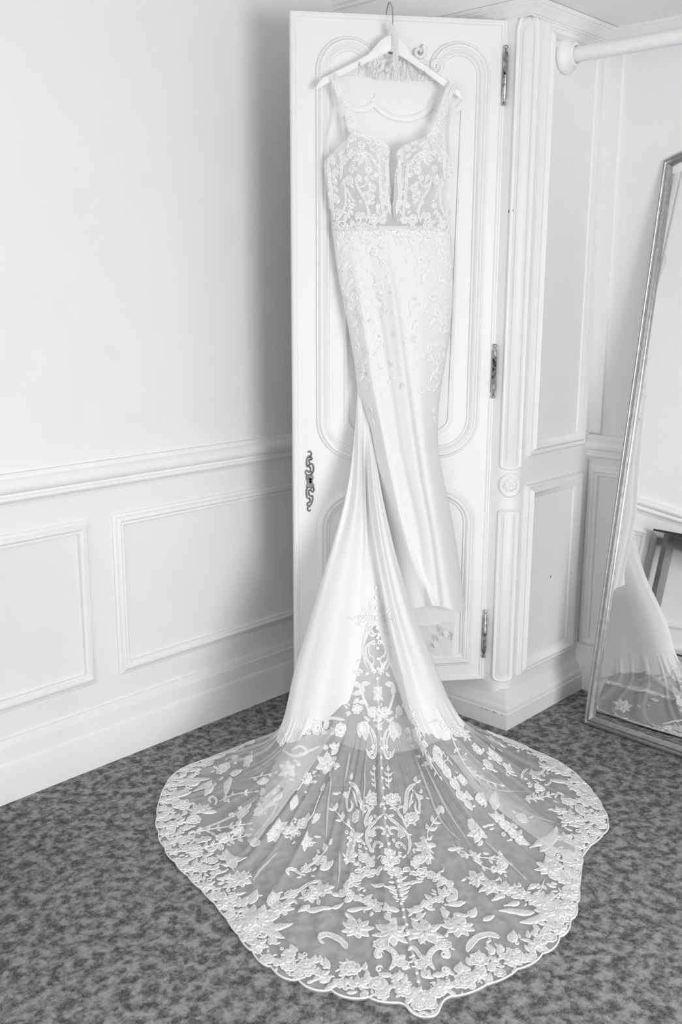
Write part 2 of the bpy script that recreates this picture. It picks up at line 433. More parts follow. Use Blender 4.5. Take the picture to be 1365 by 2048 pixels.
for k in range(8):
    a = 2 * pi * (k + .3) / 8; b = MB(); rows = []
    for i in range(7):
        t = i / 6; rr = .004 + .019 * t; wd = .0065 * sin(pi * min(1, t * .85 + .1)) + .001
        rows.append([mapPost(SM + rr * cos(a) - q * wd * sin(a), .830 + rr * sin(a) + q * wd * cos(a), .005 + .0045 * (1 - q * q) * sin(pi * min(1, .15 + t * .85))) for q in (-1, -.6, -.2, .2, .6, 1)])
    b.grid(rows); b.build('carved_petal', 'cab', WD, True)
b = MB(); b.lathe(mapPost(SM, .830, .004), mapPost(SM, .83, 1) - mapPost(SM, .83, 0), [(.0045, 0), (.0045, .003), (.003, .005), (.0005, .0055)], 12); b.build('carved_petal', 'cab', WD, True)
# chips in the paint
def chip(mapf, a, z, r):
    b = MB(); P = []
    for k in range(7):
        q = r * random.uniform(.6, 1.3); P.append(mapf(a + q * cos(2 * pi * k / 7) * .8, z + q * 1.3 * sin(2 * pi * k / 7), .0006))
    b.add(P, [tuple(range(7))]); return b
for u, v, r in ((1102, 1153, .0045), (1083, 420, .0015)):
    P = px_y(u, v, YS); chip(mapCS, P.x, P.z, r).build('paint_chip', 'chip', WD)
def mapCF(a, z, o): return Vector((XF - o, a, z))
for u, v, r in ((1019, 422, .005), (1027, 421, .002)):
    P = px_x(u, v, XF - .001); chip(mapCF, P.y, P.z, r).build('paint_chip', 'chip', WD)
P = px_y(1015, 1300, YS + .02); q = mapPost(SM, P.z, 0); chip(mapPost, SM - .003, P.z, .0035).build('paint_chip', 'chip', WD)
def mapPl(a, z, o): return Vector((2.655 - o, a, z))
for k in range(12):
    chip(mapPl, 1.725 + .16 * random.random(), .053 - .002 * random.random(), random.uniform(.0008, .002)).build('paint_chip', 'chip', WD)

# ---- door, hinged at the post, swung open
PH = radians(37.8)
DD = Vector((-cos(PH), sin(PH), 0)); DN = Vector((-sin(PH), -cos(PH), 0)); DE = -DD
DO = Vector((2.68, 1.833, .147)) + DD * .65        # free edge, bottom
DW, DH, DT = .65, 2.085, .028
def mapD(a, z, o): return DO + DE * a + _Z * z + DN * o
b = MB(); b.obox(DO, DE, _Z, DN, (0, DW), (0, DH), (-DT, 0))
DOOR = b.build('door', 'cab', WD)
def dpart(mb, name, mt='cab', smooth=True, auto=45): return mb.build(name, mt, DOOR, smooth, auto=auto)
b = MB(); sweep(b, [(.0, 0), (0, DH), (DW, DH), (DW, 0)], [(0, -.004), (0, .003), (.003, .006), (.007, .006), (.009, .003), (.012, .003), (.014, .0045), (.016, .003), (.0175, 0)], mapD, closed=True); dpart(b, 'edge_bead')
PROF_D = [(0, 0), (0, .004), (.003, .007), (.006, .007), (.009, .010), (.015, .015), (.021, .014), (.024, .009), (.026, .008), (.029, .011), (.034, .013), (.039, .010), (.042, .005), (.046, .006), (.049, .004), (.050, 0)]
PROF_D = [(l * .84, o) for l, o in PROF_D]
# upper panel: two arched shoulders that curl into scrolls, round lower corners
zt = 2.022; zb = .771; R1 = .098; L0, L1 = .074, .602
cxl, cxr = L0 + R1, L1 - R1
zc = zt - R1
left = [(.338, zb)] + [(L0 + .13, zb)] + arc(L0 + .13, zb + .13, .13, 270, 180, 12)[1:] + [(L0, zc - .3)] + arc(cxl, zc, R1, 180, 35, 20)
left += [(cxl + R1 * cos(radians(a)) * s, zc + R1 * sin(radians(a)) * s) for a, s in ((20, .985), (5, .95), (-12, .90))]
b = MB(); sweep(b, left, PROF_D, mapD); dpart(b, 'upper_panel_moulding')
right = [(.676 - x, z) for x, z in left]
b = MB(); sweep(b, [(x, z) for x, z in right], [(-l, o) for l, o in PROF_D], mapD); dpart(b, 'upper_panel_moulding')
def scroll(cx, cz, r0, turns, a0, sgn, w, mapf=mapD, h=.019):
    b = MB(); pts = []; n = 44
    for i in range(n + 1):
        t = i / n; a = a0 + sgn * turns * 2 * pi * t; r = r0 * (1 - .86 * t)
        pts.append((cx + r * cos(a), cz + r * sin(a)))
    rows = []
    for i, p in enumerate(pts):
        t = i / n; q = pts[min(i + 1, n)]; pp = pts[max(i - 1, 0)]
        d = Vector((q[0] - pp[0], q[1] - pp[1])).normalized(); nn = Vector((d.y, -d.x)); ww = w * (1 - .6 * t)
        rows.append([mapf(p[0] + nn.x * ww * k, p[1] + nn.y * ww * k, h * (.35 + .65 * sqrt(max(0, 1 - k * k))) if abs(k) < 1 else 0) for k in (-1, -.75, -.35, 0, .35, .75, 1)])
    b.grid(rows); return b
for sg in (1, -1):
    cx = .338 + sg * (.400 - .338 + .03)
    b = scroll(cx, 1.948, .026, 1.6, radians(180 if sg > 0 else 0), sg, .0085); dpart(b, 'scroll')
    b = scroll(.338 + sg * .042, 1.985, .020, 1.3, radians(60 if sg > 0 else 120), -sg, .008); dpart(b, 'scroll')
# carved shell under the scrolls
for k in range(7):
    a = radians(-150 + 20 * k) ; b = MB(); rows = []
    for i in range(8):
        t = i / 7; r = .018 + .056 * t; w = .003 + .008 * t
        rows.append([mapD(.338 + r * 1.25 * cos(a) - q * w * sin(a), 1.985 + r * sin(a) * .95 + q * w * cos(a), .002 + .007 * (1 - q * q) * (1 - .3 * t)) for q in (-1, -.5, 0, .5, 1)])
    b.grid(rows); dpart(b, 'carved_shell_lobe')
# raised field with a scalloped top
def field(pts, h, bev, name):
    b = MB(); c = Vector((sum(p[0] for p in pts) / len(pts), sum(p[1] for p in pts) / len(pts)))
    n = len(pts); rows = []
    sg = 1 if sum(pts[i][0] * pts[(i + 1) % n][1] - pts[(i + 1) % n][0] * pts[i][1] for i in range(n)) < 0 else -1
    sweep(b, pts, [(0, 0), (bev * .2 * sg, h * .7), (bev * sg, h), (bev * 2.2 * sg, h * .55)], mapD, closed=True)
    return dpart(b, name)
sc = []
sc += arc(.205, 1.872, .045, 180, 360, 8, .040)[1:] + arc(.338, 1.872, .088, 180, 360, 12, .062)[1:-1] + arc(.471, 1.872, .045, 180, 360, 8, .040)[:-1]
fld = [(.160, .90), (.160, 1.872)] + sc + [(.516, 1.872), (.516, .90)] + arc(.436, .90, .08, 0, -90, 8, .06)[1:] + arc(.24, .90, .08, 270, 180, 8, .06)[:-1]
field(fld, .006, .008, 'raised_field')
# lower panel: rounded top corners, square bottom
low = [(.338, .684)] + [(L1 - .15, .684)] + arc(L1 - .15, .684 - .13, .15, 90, 0, 12, .13)[1:] + [(L1, .058), (L0, .058), (L0, .554)] + arc(L0 + .15, .554, .15, 180, 90, 12, .13)[1:]
b = MB(); sweep(b, low, PROF_D, mapD, closed=True); dpart(b, 'lower_panel_moulding')
# long pierced lock plate traced from its outline
def esc_pt(x, y):
    """x, y in the 1280 x 2048 close view of pixels (580..680, 880..1040)"""
    P = hit(580 + x / 12.8, 880 + y / 12.8, DO, DN); q = P - DO; return (q.dot(DE), q.z)
ESC = [([(460, 310), (510, 290), (548, 330), (545, 395), (510, 425), (480, 400)], 22),
       ([(490, 410), (440, 480), (430, 560), (430, 640), (450, 690)], 22), ([(450, 440), (520, 440), (570, 470), (545, 505), (505, 500), (490, 540), (510, 590), (510, 630), (460, 655)], 22),
       ([(515, 620), (575, 610), (605, 700), (600, 800), (560, 880)], 22), ([(460, 670), (510, 690), (535, 740), (530, 790), (490, 820), (440, 780)], 20),
       ([(445, 770), (405, 800), (405, 850), (440, 890), (510, 895), (570, 850), (540, 810)], 22),
       ([(530, 1240), (600, 1220), (620, 1270), (595, 1330), (565, 1320), (545, 1285), (490, 1290), (490, 1360), (510, 1420), (560, 1440)], 22),
       ([(450, 1220), (425, 1290), (430, 1390), (445, 1480), (490, 1490)], 22), ([(580, 1410), (590, 1500), (570, 1580), (545, 1650), (500, 1680)], 22),
       ([(495, 1480), (520, 1530), (505, 1590), (460, 1610), (445, 1660), (490, 1690), (520, 1710)], 22),
       ([(480, 1690), (455, 1740), (465, 1800), (510, 1810), (530, 1780)], 22)]
b = MB()
for pts, w in ESC:
    P = [esc_pt(*p) for p in smooth2d(pts, 4)]
    b.tube([mapD(a, z, .001) for a, z in P], .0027, 7)
pl = [(430, 900), (570, 890), (612, 960), (590, 1050), (622, 1150), (620, 1200), (540, 1225), (440, 1220), (412, 1190), (435, 1080), (402, 970)]
P = [esc_pt(*p) for p in smooth2d(pl, 4, True)]
n = len(P); c = esc_pt(515, 1050)
b.add([mapD(a, z, .0005) for a, z in P] + [mapD(lerp(a, c[0], .12), lerp(z, c[1], .12), .0035) for a, z in P] + [mapD(c[0], c[1], .0035)],
      [(i, (i + 1) % n, n + (i + 1) % n, n + i) for i in range(n)] + [(n + i, n + (i + 1) % n, 2 * n) for i in range(n)])
ESP = dpart(b, 'lock_plate', 'brass'); ESP['label'] = 'dark scrolled metal lock plate'
kp = [(520, 962), (560, 985), (548, 1040), (556, 1100), (520, 1110), (490, 1075), (500, 1030), (485, 985)]
P = [esc_pt(*p) for p in kp]; b = MB(); b.add([mapD(a, z, .0042) for a, z in P], [tuple(range(len(P)))]); dpart(b, 'keyhole', 'dark', False)
# three barrel hinges with finials on the post side
HG = Vector((2.668, 1.826, 0))
for v0, v1, xs in ((90, 212, 1018), (688, 797, 998), (1220, 1315, 980)):
    z0 = hit(xs, v1, HG, DN).z; z1 = hit(xs, v0, HG, DN).z; L = z1 - z0
    b = MB(); r = .0068
    b.lathe(HG + _Z * z0, _Z, [(.0005, 0), (.0045, .001), (.0062, .005), (.0045, .010), (.0028, .012), (.0052, .020), (r, .026), (r, L / 2 - .002), (r * 1.08, L / 2 - .001), (r * 1.08, L / 2 + .001), (r, L / 2 + .002), (r, L - .026), (.0052, L - .020), (.0028, L - .012), (.0045, L - .010), (.0062, L - .005), (.0045, L - .001), (.0005, L)], 14)
    h = dpart(b, 'hinge', 'hinge'); h['label'] = 'tarnished barrel hinge with ball finials'

# ------------------------------------------------------------------ closet rod
ROD = thing('closet_rod', (2.873, .7, 2.13), 'thick white closet rod on a round wall flange beside the wardrobe', 'rod')
b = MB(); b.lathe(Vector((2.873, 1.744, 2.150)), (0, -1, 0), [(.022, 0), (.022, 2.03)], 24); b.build('rod', 'trim', ROD, True, auto=40)
for y, sg in ((1.7485, -1), (-.298, 1)):
    b = MB(); b.lathe(Vector((2.873, y, 2.150)), (0, sg, 0), [(.0225, .0005), (.051, .0005), (.053, .008), (.050, .016), (.042, .022), (.036, .030), (.033, .042), (.028, .044), (.0245, .038), (.0245, .0)], 30)
    b.build('flange', 'trim', ROD, True, auto=40)

# ------------------------------------------------------------------ leaning mirror
MY0 = 1.554; MWD = .76; MB0 = Vector((2.884, MY0, .0)); AL = radians(8.7); PS = radians(2.0)
_mh = Vector((-cos(PS), sin(PS), 0)); ME = Vector((-sin(PS), -cos(PS), 0)); MN = _mh * cos(AL) + _Z * sin(AL); MU = -_mh * sin(AL) + _Z * cos(AL)
MIR = thing('leaning_mirror', (2.884, MY0 - MWD / 2, 0), 'tall silver framed floor mirror leaning against the back wall', 'mirror')
def mapM(a, z, o): return MB0 + ME * a + MU * z + MN * o + Vector((0, 0, .002))
hL = 1.876
top = [(MWD * k / 24, hL + .085 * sin(pi * k / 24) ** .9) for k in range(25)]
out = [(0, 0)] + top + [(MWD, 0)]
b = MB(); sweep(b, out, [(0, -.022), (0, 0), (.003, .006), (.008, .008), (.011, .004), (.014, .003), (.018, .009), (.022, .011), (.025, .006), (.028, .003), (.030, -.006), (.030, -.012)], mapM, closed=True)
b.build('frame', 'silver', MIR, True, auto=40)
inn = [(.026, .026)] + [(lerp(.026, MWD - .026, k / 24), hL - .026 + .085 * sin(pi * k / 24) ** .9) for k in range(25)] + [(MWD - .026, .026)]
b = MB(); b.add([mapM(a, z, -.010) for a, z in inn], [tuple(range(len(inn)))]); b.build('glass', 'mirror', MIR)
b = MB(); b.add([mapM(a, z, -.021) for a, z in inn], [tuple(range(len(inn)))]); b.build('backing', 'interior', MIR)

# ------------------------------------------------------------------ table seen in the mirror
TB = thing('console_table', (.35, 2.27, 0), 'grey metal console table with a thin black top against the panelled wall', 'table')
b = MB(); b.box((-.22, 2.06, .786), (1.05, 2.46, .797)); b.build('table_top', 'tblack', TB)
for y in (2.09, 2.40):
    b = MB(); b.box((-.18, y, .715), (.98, y + .03, .784)); b.build('apron', 'tmetal', TB)
    for x in (-.18, .90):
        b = MB(); b.box((x, y, 0), (x + .08, y + .03, .715)); b.build('leg', 'tmetal', TB)
b = MB(); b.box((-.10, 2.12, .16), (.90, 2.40, .17)); b.build('shelf', 'tblack', TB)

# ------------------------------------------------------------------ wedding dress
def dpx(u, v, o): return hit(u, v, DO + DN * o, DN)
DR = thing('wedding_dress', (2.0, 1.75, 0), 'long white lace wedding gown hanging on the open wardrobe door with its train spread out', 'dress')

def prof_o(z):
    """how far the gown stands off the door at height z"""
    return .205 + (.72 - z) * .55 if z < .72 else max(.05, .205 - (z - .72) * .12)
def on_profile(u, v, phi):
    o = .1
    for _ in range(30):
        p = dpx(u, v, o); o = .5 * o + .5 * phi * prof_o(p.z)
    p = dpx(u, v, o)
    return p if p.z > .006 else px_z(u, v, .006)
# ---- hips and front panel of the skirt: a closed sleeve of crepe hanging before the door
SL = [(452, 664), (470, 666), (520, 672), (560, 678), (600, 686), (640, 694), (690, 703), (740, 711), (780, 716), (815, 728), (860, 741), (930, 752), (1000, 768), (1080, 782), (1160, 788), (1216, 792)]
SR = [(452, 899), (480, 903), (520, 906), (570, 907), (620, 905), (670, 900), (720, 892), (780, 882), (830, 877), (880, 876), (930, 882), (1000, 897), (1080, 912), (1160, 924), (1218, 932)]
FOLDS = [  # polyline of (v, u), ridge height, width px, skew
    ([(470, 762), (560, 783), (640, 796), (800, 817), (950, 839), (1076, 862), (1216, 880)], .022, 15, 1),
    ([(470, 700), (600, 722), (740, 742), (900, 772), (1076, 813), (1216, 871)], .018, 13, 1),
    ([(470, 842), (560, 846), (700, 838), (800, 843), (900, 853), (1138, 890), (1216, 905)], .012, 20, -1),
    ([(470, 735), (640, 760), (800, 785), (900, 800), (1076, 838), (1216, 850)], -.010, 16, 1)]
def skirt_o(u, v, t):
    B = .92 * prof_o(max(.75, dpx(u, v, .1).z)) - .03
    o = .022 + B * (max(0, sin(pi * t)) ** .36)
    k = min(1, max(0, (v - 455) / 160)) * min(1, 6 * t * (1 - t) + .05)
    for tab, h, w, sk in FOLDS:
        x = (u - sinterp(tab, v)) / w
        if sk > 0: f = exp(-x * x) if x < 0 else exp(-(x * 2.6) ** 2)
        else: f = exp(-(x * 2.2) ** 2) if x < 0 else exp(-x * x)
        o += .9 * h * f * k
    return o
NT, NV = 84, 110
rows = []
for i in range(NV + 1):
    r = []
    for j in range(NT + 1):
        t = j / NT; v = lerp(452, 1217, i / NV)
        if i == NV or i > NV - 6:
            hem = 1214 + 5 * sin(t * 9.0) + 5 * t
            v = lerp(452, hem, i / NV)
        e = .5 - .5 * cos(pi * t); e = lerp(t, e, .6)
        u = lerp(sinterp(SL, v), sinterp(SR, v), e)
        r.append(dpx(u, v, skirt_o(u, v, e)))
    for j in range(1, 16):                           # flat back sheet
        t = 1 - j / 16; v = lerp(452, 1213, i / NV)
        u = lerp(sinterp(SL, v), sinterp(SR, v), t)
        r.append(dpx(u, v, .0215 - .002 * sin(pi * t)))
    rows.append(r)
b = MB(); b.grid(rows, closed=True)
SKIRT = b.build('skirt', 'crepe', DR, True)
# lining that dips below the front hem
b = MB(); rows = []
for i in range(9):
    rows.append([])
    for j in range(21):
        t = j / 20; u = lerp(796, 926, t)
        vb = 1208 + 44 * max(0, sin(pi * (.12 + .86 * t))) ** .8
        rows[-1].append(dpx(u, lerp(1195, vb, i / 8), .020 + .018 * sin(pi * t)))
b.grid(rows); b.build('lining', 'crepe', DR, True)

# ---- train: a sheet that swings from behind the left knee round to the front and fans out on the carpet
def P_o(u, v, o): return dpx(u, v, o)
def P_z(u, v, z): return px_z(u, v, z)
ZF = .004
RAYS = [  # knee, three levels against the door, floor contact, mid train, hem
    [(736, 815, .014), (716, 1000, .012), (672, 1200, .012), (622, 1390, .012), (590, 1446, .004), (582, 1452, ZF), (574, 1458, ZF)],
    [(728, 805, .016), (702, 985, .030), (650, 1165, .034), (600, 1345, .034), (562, 1458, .020), (500, 1492, ZF), (432, 1512, ZF)],
    [(718, 790, .024), (693, 980, .075), (643, 1165, .095), (592, 1335, .100), (549, 1486, .045), (452, 1528, .014), (347, 1550, ZF)],
    [(716, 775, .034), (703, 980, .105), (660, 1165, .150), (621, 1335, .175), (572, 1500, .080), (438, 1588, .012), (314, 1622, ZF)],
    [(717, 770, .040), (714, 985, .120), (686, 1170, .180), (658, 1338, .225), (612, 1498, .120), (462, 1648, .014), (330, 1700, ZF)],
    [(720, 775, .042), (727, 1005, .098), (713, 1185, .140), (694, 1340, .190), (660, 1492, .090), (530, 1708, .012), (424, 1806, ZF)],
    [(724, 785, .042), (731, 1010, .100), (733, 1188, .150), (726, 1342, .215), (714, 1492, .110), (654, 1722, .008), (560, 1950, ZF)],
    [(728, 800, .042), (736, 1025, .102), (750, 1192, .155), (757, 1342, .225), (765, 1492, .115), (789, 1735, .008), (848, 2008, ZF)],
    [(732, 815, .042), (740, 1035, .104), (768, 1215, .152), (790, 1345, .205), (818, 1492, .095), (925, 1722, .010), (1062, 1930, ZF)],
    [(734, 825, .044), (741, 1010, .150), (768, 1185, .220), (803, 1338, .262), (848, 1492, .150), (988, 1690, .026), (1150, 1832, ZF)],
    [(738, 840, .044), (756, 1005, .158), (790, 1175, .232), (836, 1330, .275), (893, 1478, .160), (1036, 1625, .034), (1168, 1716, ZF)],
    [(742, 855, .042), (768, 1005, .128), (808, 1165, .175), (864, 1315, .190), (930, 1452, .085), (1066, 1562, .018), (1218, 1642, ZF)],
    [(742, 860, .034), (762, 1005, .096), (800, 1165, .105), (852, 1318, .100), (915, 1440, .040), (1010, 1486, .008), (1130, 1532, ZF)],
    [(738, 860, .026), (752, 1005, .060), (782, 1165, .055), (832, 1320, .050), (888, 1428, .012), (926, 1446, ZF), (962, 1464, ZF)]]
PHI = [.05, .30, .78, .93, .98, .84, .83, .84, .82, 1.0, 1.03, .84, .55, .26]
RP = []
for R, ph in zip(RAYS, PHI):
    q = []
    for k, (u, v, w) in enumerate(R):
        if k == 0: q.append(P_o(u, v, w))
        elif k < 5: q.append(on_profile(u, v, ph * (.80 if k == 1 else .92 if k == 2 else 1)))
        else: q.append(P_z(u, v, w))
    RP.append(q)
NR = len(RAYS) - 1
def pleat(t, s):
    """fine radial pleats of the tulle, flat at the hem"""
    a = max(0, min(1, (s - 3.3) / .8)) * (1 - max(0, (s - 4.9) / 1.1)) if s < 6 else 0
    return a * (.010 * max(0, sin(t * 9.3 + .6)) ** 5 + .007 * max(0, sin(t * 14.7 + 2.0)) ** 7)
def train_pt(t, s):
    """t across 0..NR, s along 0..6"""
    col = [crom([RP[i][k] for i in range(NR + 1)], t) for k in range(7)]
    p = crom(col, s)
    if s < 3.6:                                   # soft knife folds gathered at the knee
        g = exp(-((s - .9) / .75) ** 2) * .011 * sin(t * 3.3 + .8) * min(1, s * 2)
        if 8.6 < t < 11: g += .007 * sin((t - 8.6) * 7.8) * min(1, s) * min(1, (3.6 - s)) * sin(pi * (t - 8.6) / 2.4)
        p = p + DN * g
    if s > 3.6: p = Vector((p.x, p.y, max(p.z, ZF) + pleat(t, s)))
    return p
# where crepe gives way to tulle, as s per t, found from the traced edge in the picture
EDGE = [(560, 1490), (600, 1470), (640, 1440), (672, 1425), (688, 1400), (696, 1362), (715, 1330), (726, 1300), (735, 1262), (748, 1245), (765, 1262), (776, 1300), (790, 1335), (806, 1365), (818, 1420), (842, 1462), (880, 1496), (910, 1500), (945, 1470)]
SC_T = [(0, 4.0), (1, 3.85), (2, 3.95), (3, 3.90), (4, 3.72), (4.6, 3.60), (5.0, 3.48), (5.35, 3.42), (5.62, 3.10), (5.85, 2.80), (6.15, 2.58), (6.6, 2.44), (7.0, 2.40), (7.3, 2.52), (7.62, 2.80), (7.9, 3.05), (8.25, 3.35), (8.6, 3.62), (9.0, 3.80), (9.5, 3.90), (10, 4.02), (11, 4.0), (12, 3.9), (13, 4.0)]
def s_edge(t): return sinterp(SC_T, t)
TN = 520
def ts(i): return NR * i / TN
b = MB(); rows = []
for i in range(TN + 1):
    t = ts(i); se = s_edge(t)
    rows.append([train_pt(t, se * k / 56) for k in range(57)])
b.grid(rows); TRAIN_C = b.build('train_crepe', 'crepe', DR, True)
HL = [0.0]
for i in range(1, 521): HL.append(HL[-1] + (crom([r[6] for r in RP], NR * i / 520) - crom([r[6] for r in RP], NR * (i - 1) / 520)).length)
def hem_len(t): x = max(0, min(519.999, t / NR * 520)); i = int(x); return lerp(HL[i], HL[i + 1], x - i)
def hem_ext(t):
    x = hem_len(t); return 6.0 + (.022 + .010 * sin(x * 9)) * abs(sin(pi * (x / .078 + .35 * sin(x * 5)))) ** .6 - .012 + .085 * exp(-((t - 7.0) / .125) ** 4)
b2 = MB(); rows = []
for i in range(TN + 1):
    t = ts(i); se = s_edge(t) - .03; he = hem_ext(t)
    r = []
    for k in range(61):
        s = lerp(se, he, k / 60)
        if s <= 6: p = train_pt(t, s)
        else:
            a = train_pt(t, 5.9); c = train_pt(t, 6.0); p = c + (c - a) * ((s - 6) / .1); p.z = ZF
        r.append(p)
    rows.append(r)
b2.grid(rows); TRAIN = b2.build('train', 'tulle', DR, True)
# crepe lining seen through the sheer centre of the train, ending on the carpet
b = MB(); rows = []
for i in range(41):
    t = lerp(4.4, 9.8, i / 40); r = []
    f = px_z(lerp(668, 892, i / 40), 1462 + 44 * sin(pi * (.15 + .75 * i / 40)), .004)
    for k in range(16):
        w = k / 15; a = train_pt(t, lerp(2.0, 3.1, min(1, w * 1.6))) - DN * (.03 + .05 * w)
        r.append(a.lerp(f, max(0, (w - .35) / .65) ** 1.2))
    rows.append(r)
b.grid(rows); b.build('train_lining', 'lining', DR, True)

# ---- bodice
def bod_o(u, v):
    o = .045 + .030 * exp(-((v - 345) / 70) ** 2) * (exp(-((u - 722) / 38) ** 2) + exp(-((u - 842) / 38) ** 2))
    o += .025 * max(0, 1 - ((u - 780) / 130) ** 2)
    k = min(1, max(0, (v - 385) / 68)); k = k * k * (3 - 2 * k)
    return lerp(o, .003 + skirt_o(u, 462, min(1, max(0, (u - 664) / 236))), k)
BL_L = [(256, 694), (275, 684), (292, 675), (304, 668), (316, 654), (330, 649), (380, 655), (430, 661), (462, 665)]
BL_S = [(256, 772), (296, 783), (310, 780), (350, 778), (380, 782), (405, 780), (430, 785), (445, 789), (462, 790)]
BR_S = [(256, 805), (292, 796), (306, 793), (330, 794), (350, 790), (390, 788), (410, 786), (430, 787), (445, 789), (462, 790)]
BR_R = [(256, 880), (275, 886), (300, 893), (322, 902), (350, 903), (400, 900), (440, 898), (462, 902)]
def cup(L, R_, top, name):
    rows = []
    for i in range(34):
        r = []
        for j in range(41):
            t = j / 40; v0 = interp(top, t); v = lerp(v0, 462, i / 33)
            u = lerp(sinterp(L, v), sinterp(R_, v), t)
            r.append(dpx(u, v, bod_o(u, v)))
        rows.append(r)
    b = MB(); b.grid(rows); return b.build(name, 'tulle_bodice', DR, True)
CUPL = cup(BL_L, BL_S, [(0, 300), (.12, 280), (.2, 260), (.32, 259), (.5, 268), (.7, 281), (.88, 290), (.97, 296), (1, 308)], 'bodice')
CUPR = cup(BR_S, BR_R, [(0, 306), (.06, 297), (.2, 287), (.45, 279), (.62, 272), (.72, 262), (.85, 258), (1, 286)], 'bodice')
# back of the bodice, seen through the plunge and under the arms
b = MB(); rows = []
for i in range(24):
    r = []
    for j in range(31):
        t = j / 30; v0 = interp([(0, 306), (.08, 306), (.3, 352), (.5, 372), (.7, 352), (.92, 322), (1, 322)], t)
        v = lerp(v0, 462, i / 23); u = lerp(sinterp([(300, 648), (330, 649), (380, 655), (462, 665)], v), sinterp([(300, 903), (350, 905), (400, 900), (462, 902)], v), t)
        r.append(dpx(u, v, .023 - .003 * sin(pi * t)))
    rows.append(r)
b.grid(rows); BACK = b.build('bodice_back', 'tulle_bodice', DR, True)
def ribbon(pts, w0, w1, o0, o1, name, mt, n=24, bow=.004):
    P = smooth2d(pts, 8); rows = []
    for i, (u, v) in enumerate(P):
        t = i / (len(P) - 1); a = P[max(0, i - 1)]; c = P[min(len(P) - 1, i + 1)]
        d = Vector((c[0] - a[0], c[1] - a[1])).normalized(); nn = Vector((-d.y, d.x)); w = lerp(w0, w1, t) / 2; o = lerp(o0, o1, t)
        rows.append([dpx(u + nn.x * w * q, v + nn.y * w * q, o + bow * (1 - q * q)) for q in (-1, -.6, -.2, .2, .6, 1)])
    b = MB(); b.grid(rows); return b.build(name, mt, DR, True)
STL = ribbon([(667, 149), (672, 163), (684, 195), (697, 228), (707, 262)], 19, 17, .052, .062, 'strap', 'tulle_bodice')
STR = ribbon([(909, 165), (900, 180), (891, 205), (882, 232), (874, 264)], 22, 17, .052, .062, 'strap', 'tulle_bodice')
ribbon([(664, 152), (668, 185), (672, 215), (667, 245), (657, 275), (654, 308)], 7, 9, .030, .022, 'back_strap', 'tulle_bodice')
ribbon([(668, 152), (675, 190), (684, 230), (690, 268)], 10, 8, .034, .030, 'back_strap', 'tulle_bodice')
ribbon([(906, 170), (905, 210), (903, 250), (902, 325)], 14, 12, .030, .022, 'back_strap', 'tulle_bodice')
ribbon([(900, 185), (893, 225), (888, 265), (890, 300)], 8, 9, .034, .030, 'back_strap', 'tulle_bodice')

# ------------------------------------------------------------------ hanger
HA = thing('clothes_hanger', (2.33, 2.02, 1.9), 'white wooden clothes hanger with wire lettering hooked over the wardrobe door', 'hanger')
HUP = [(632, 176), (636, 165), (644, 156), (655, 151), (690, 133), (720, 118), (738, 107), (750, 94), (762, 80), (773, 72), (784, 70), (795, 73), (803, 80), (812, 90), (822, 107), (860, 136), (901, 164), (914, 172), (922, 184), (928, 199)]
HLO = [(634, 179), (650, 171), (665, 163), (679, 155), (711, 139), (743, 122), (762, 112), (772, 107), (779, 103), (782, 101.5), (783.5, 101), (785.5, 101.5), (789, 104), (797, 110), (812, 119), (846, 142), (870, 160), (893, 178), (912, 191), (926, 201)]
def hpt(u, v, o): return dpx(u, v, o)
b = MB(); rows = []
for (a, c) in zip(HUP, HLO):
    m_ = ((a[0] + c[0]) / 2, (a[1] + c[1]) / 2); oo = .040
    rows.append([hpt(a[0], a[1], oo - .006), hpt(a[0], a[1], oo + .003), hpt(lerp(a[0], c[0], .12), lerp(a[1], c[1], .12), oo + .006), hpt(lerp(a[0], c[0], .88), lerp(a[1], c[1], .88), oo + .006), hpt(c[0], c[1], oo + .003), hpt(c[0], c[1], oo - .006)])
b.grid(rows, closed=True)
b.add(rows[0], [(0, 1, 2, 3, 4, 5)]); b.add(rows[-1], [(5, 4, 3, 2, 1, 0)])
b.build('arms', 'hangwood', HA, True, auto=35)
# hook over the top of the door
zt_ = DH; aH = (dpx(785, 45, .03) - DO).dot(DE)
hk = [mapD(aH - .001, zt_ - .055, .038), mapD(aH, zt_ - .02, .037), mapD(aH, zt_ + .012, .030)]
hk += [mapD(aH - .001 - .004 * k / 8, zt_ + .014 + .020 * sin(pi * k / 8), .028 - .062 * (k / 8)) for k in range(0, 9)]
hk += [mapD(aH - .006, zt_ - .012, -.036)]
b = MB(); b.tube([Vector(p) for p in hk], .0018, 8); b.build('hook', 'hook', HA, True)
# satin bow round the neck and its hanging tail
def hrib(pts, w0, w1, o, name, tw=0):
    P = smooth2d(pts, 6); rows = []
    for i, (u, v) in enumerate(P):
        t = i / (len(P) - 1); a = P[max(0, i - 1)]; c = P[min(len(P) - 1, i + 1)]
        d = Vector((c[0] - a[0], c[1] - a[1])).normalized(); nn = Vector((-d.y, d.x)); w = lerp(w0, w1, t) / 2
        rows.append([dpx(u + nn.x * w * q, v + nn.y * w * q, o + .003 * cos(q * 2.2 + tw * t)) for q in (-1, -.5, 0, .5, 1)])
    b = MB(); b.grid(rows); return b.build(name, 'ribbon', HA, True)
hrib([(779, 44), (784, 54), (790, 68)], 5, 14, .047, 'ribbon', 1.5)
hrib([(782, 52), (780, 62), (783, 70)], 4, 8, .043, 'ribbon', 1.0)
hrib([(790, 66), (791, 90), (792, 112), (792, 138)], 13, 9, .050, 'ribbon', 2.0)
hrib([(786, 70), (785, 90), (784, 104)], 7, 5, .0475, 'ribbon', 1.0)
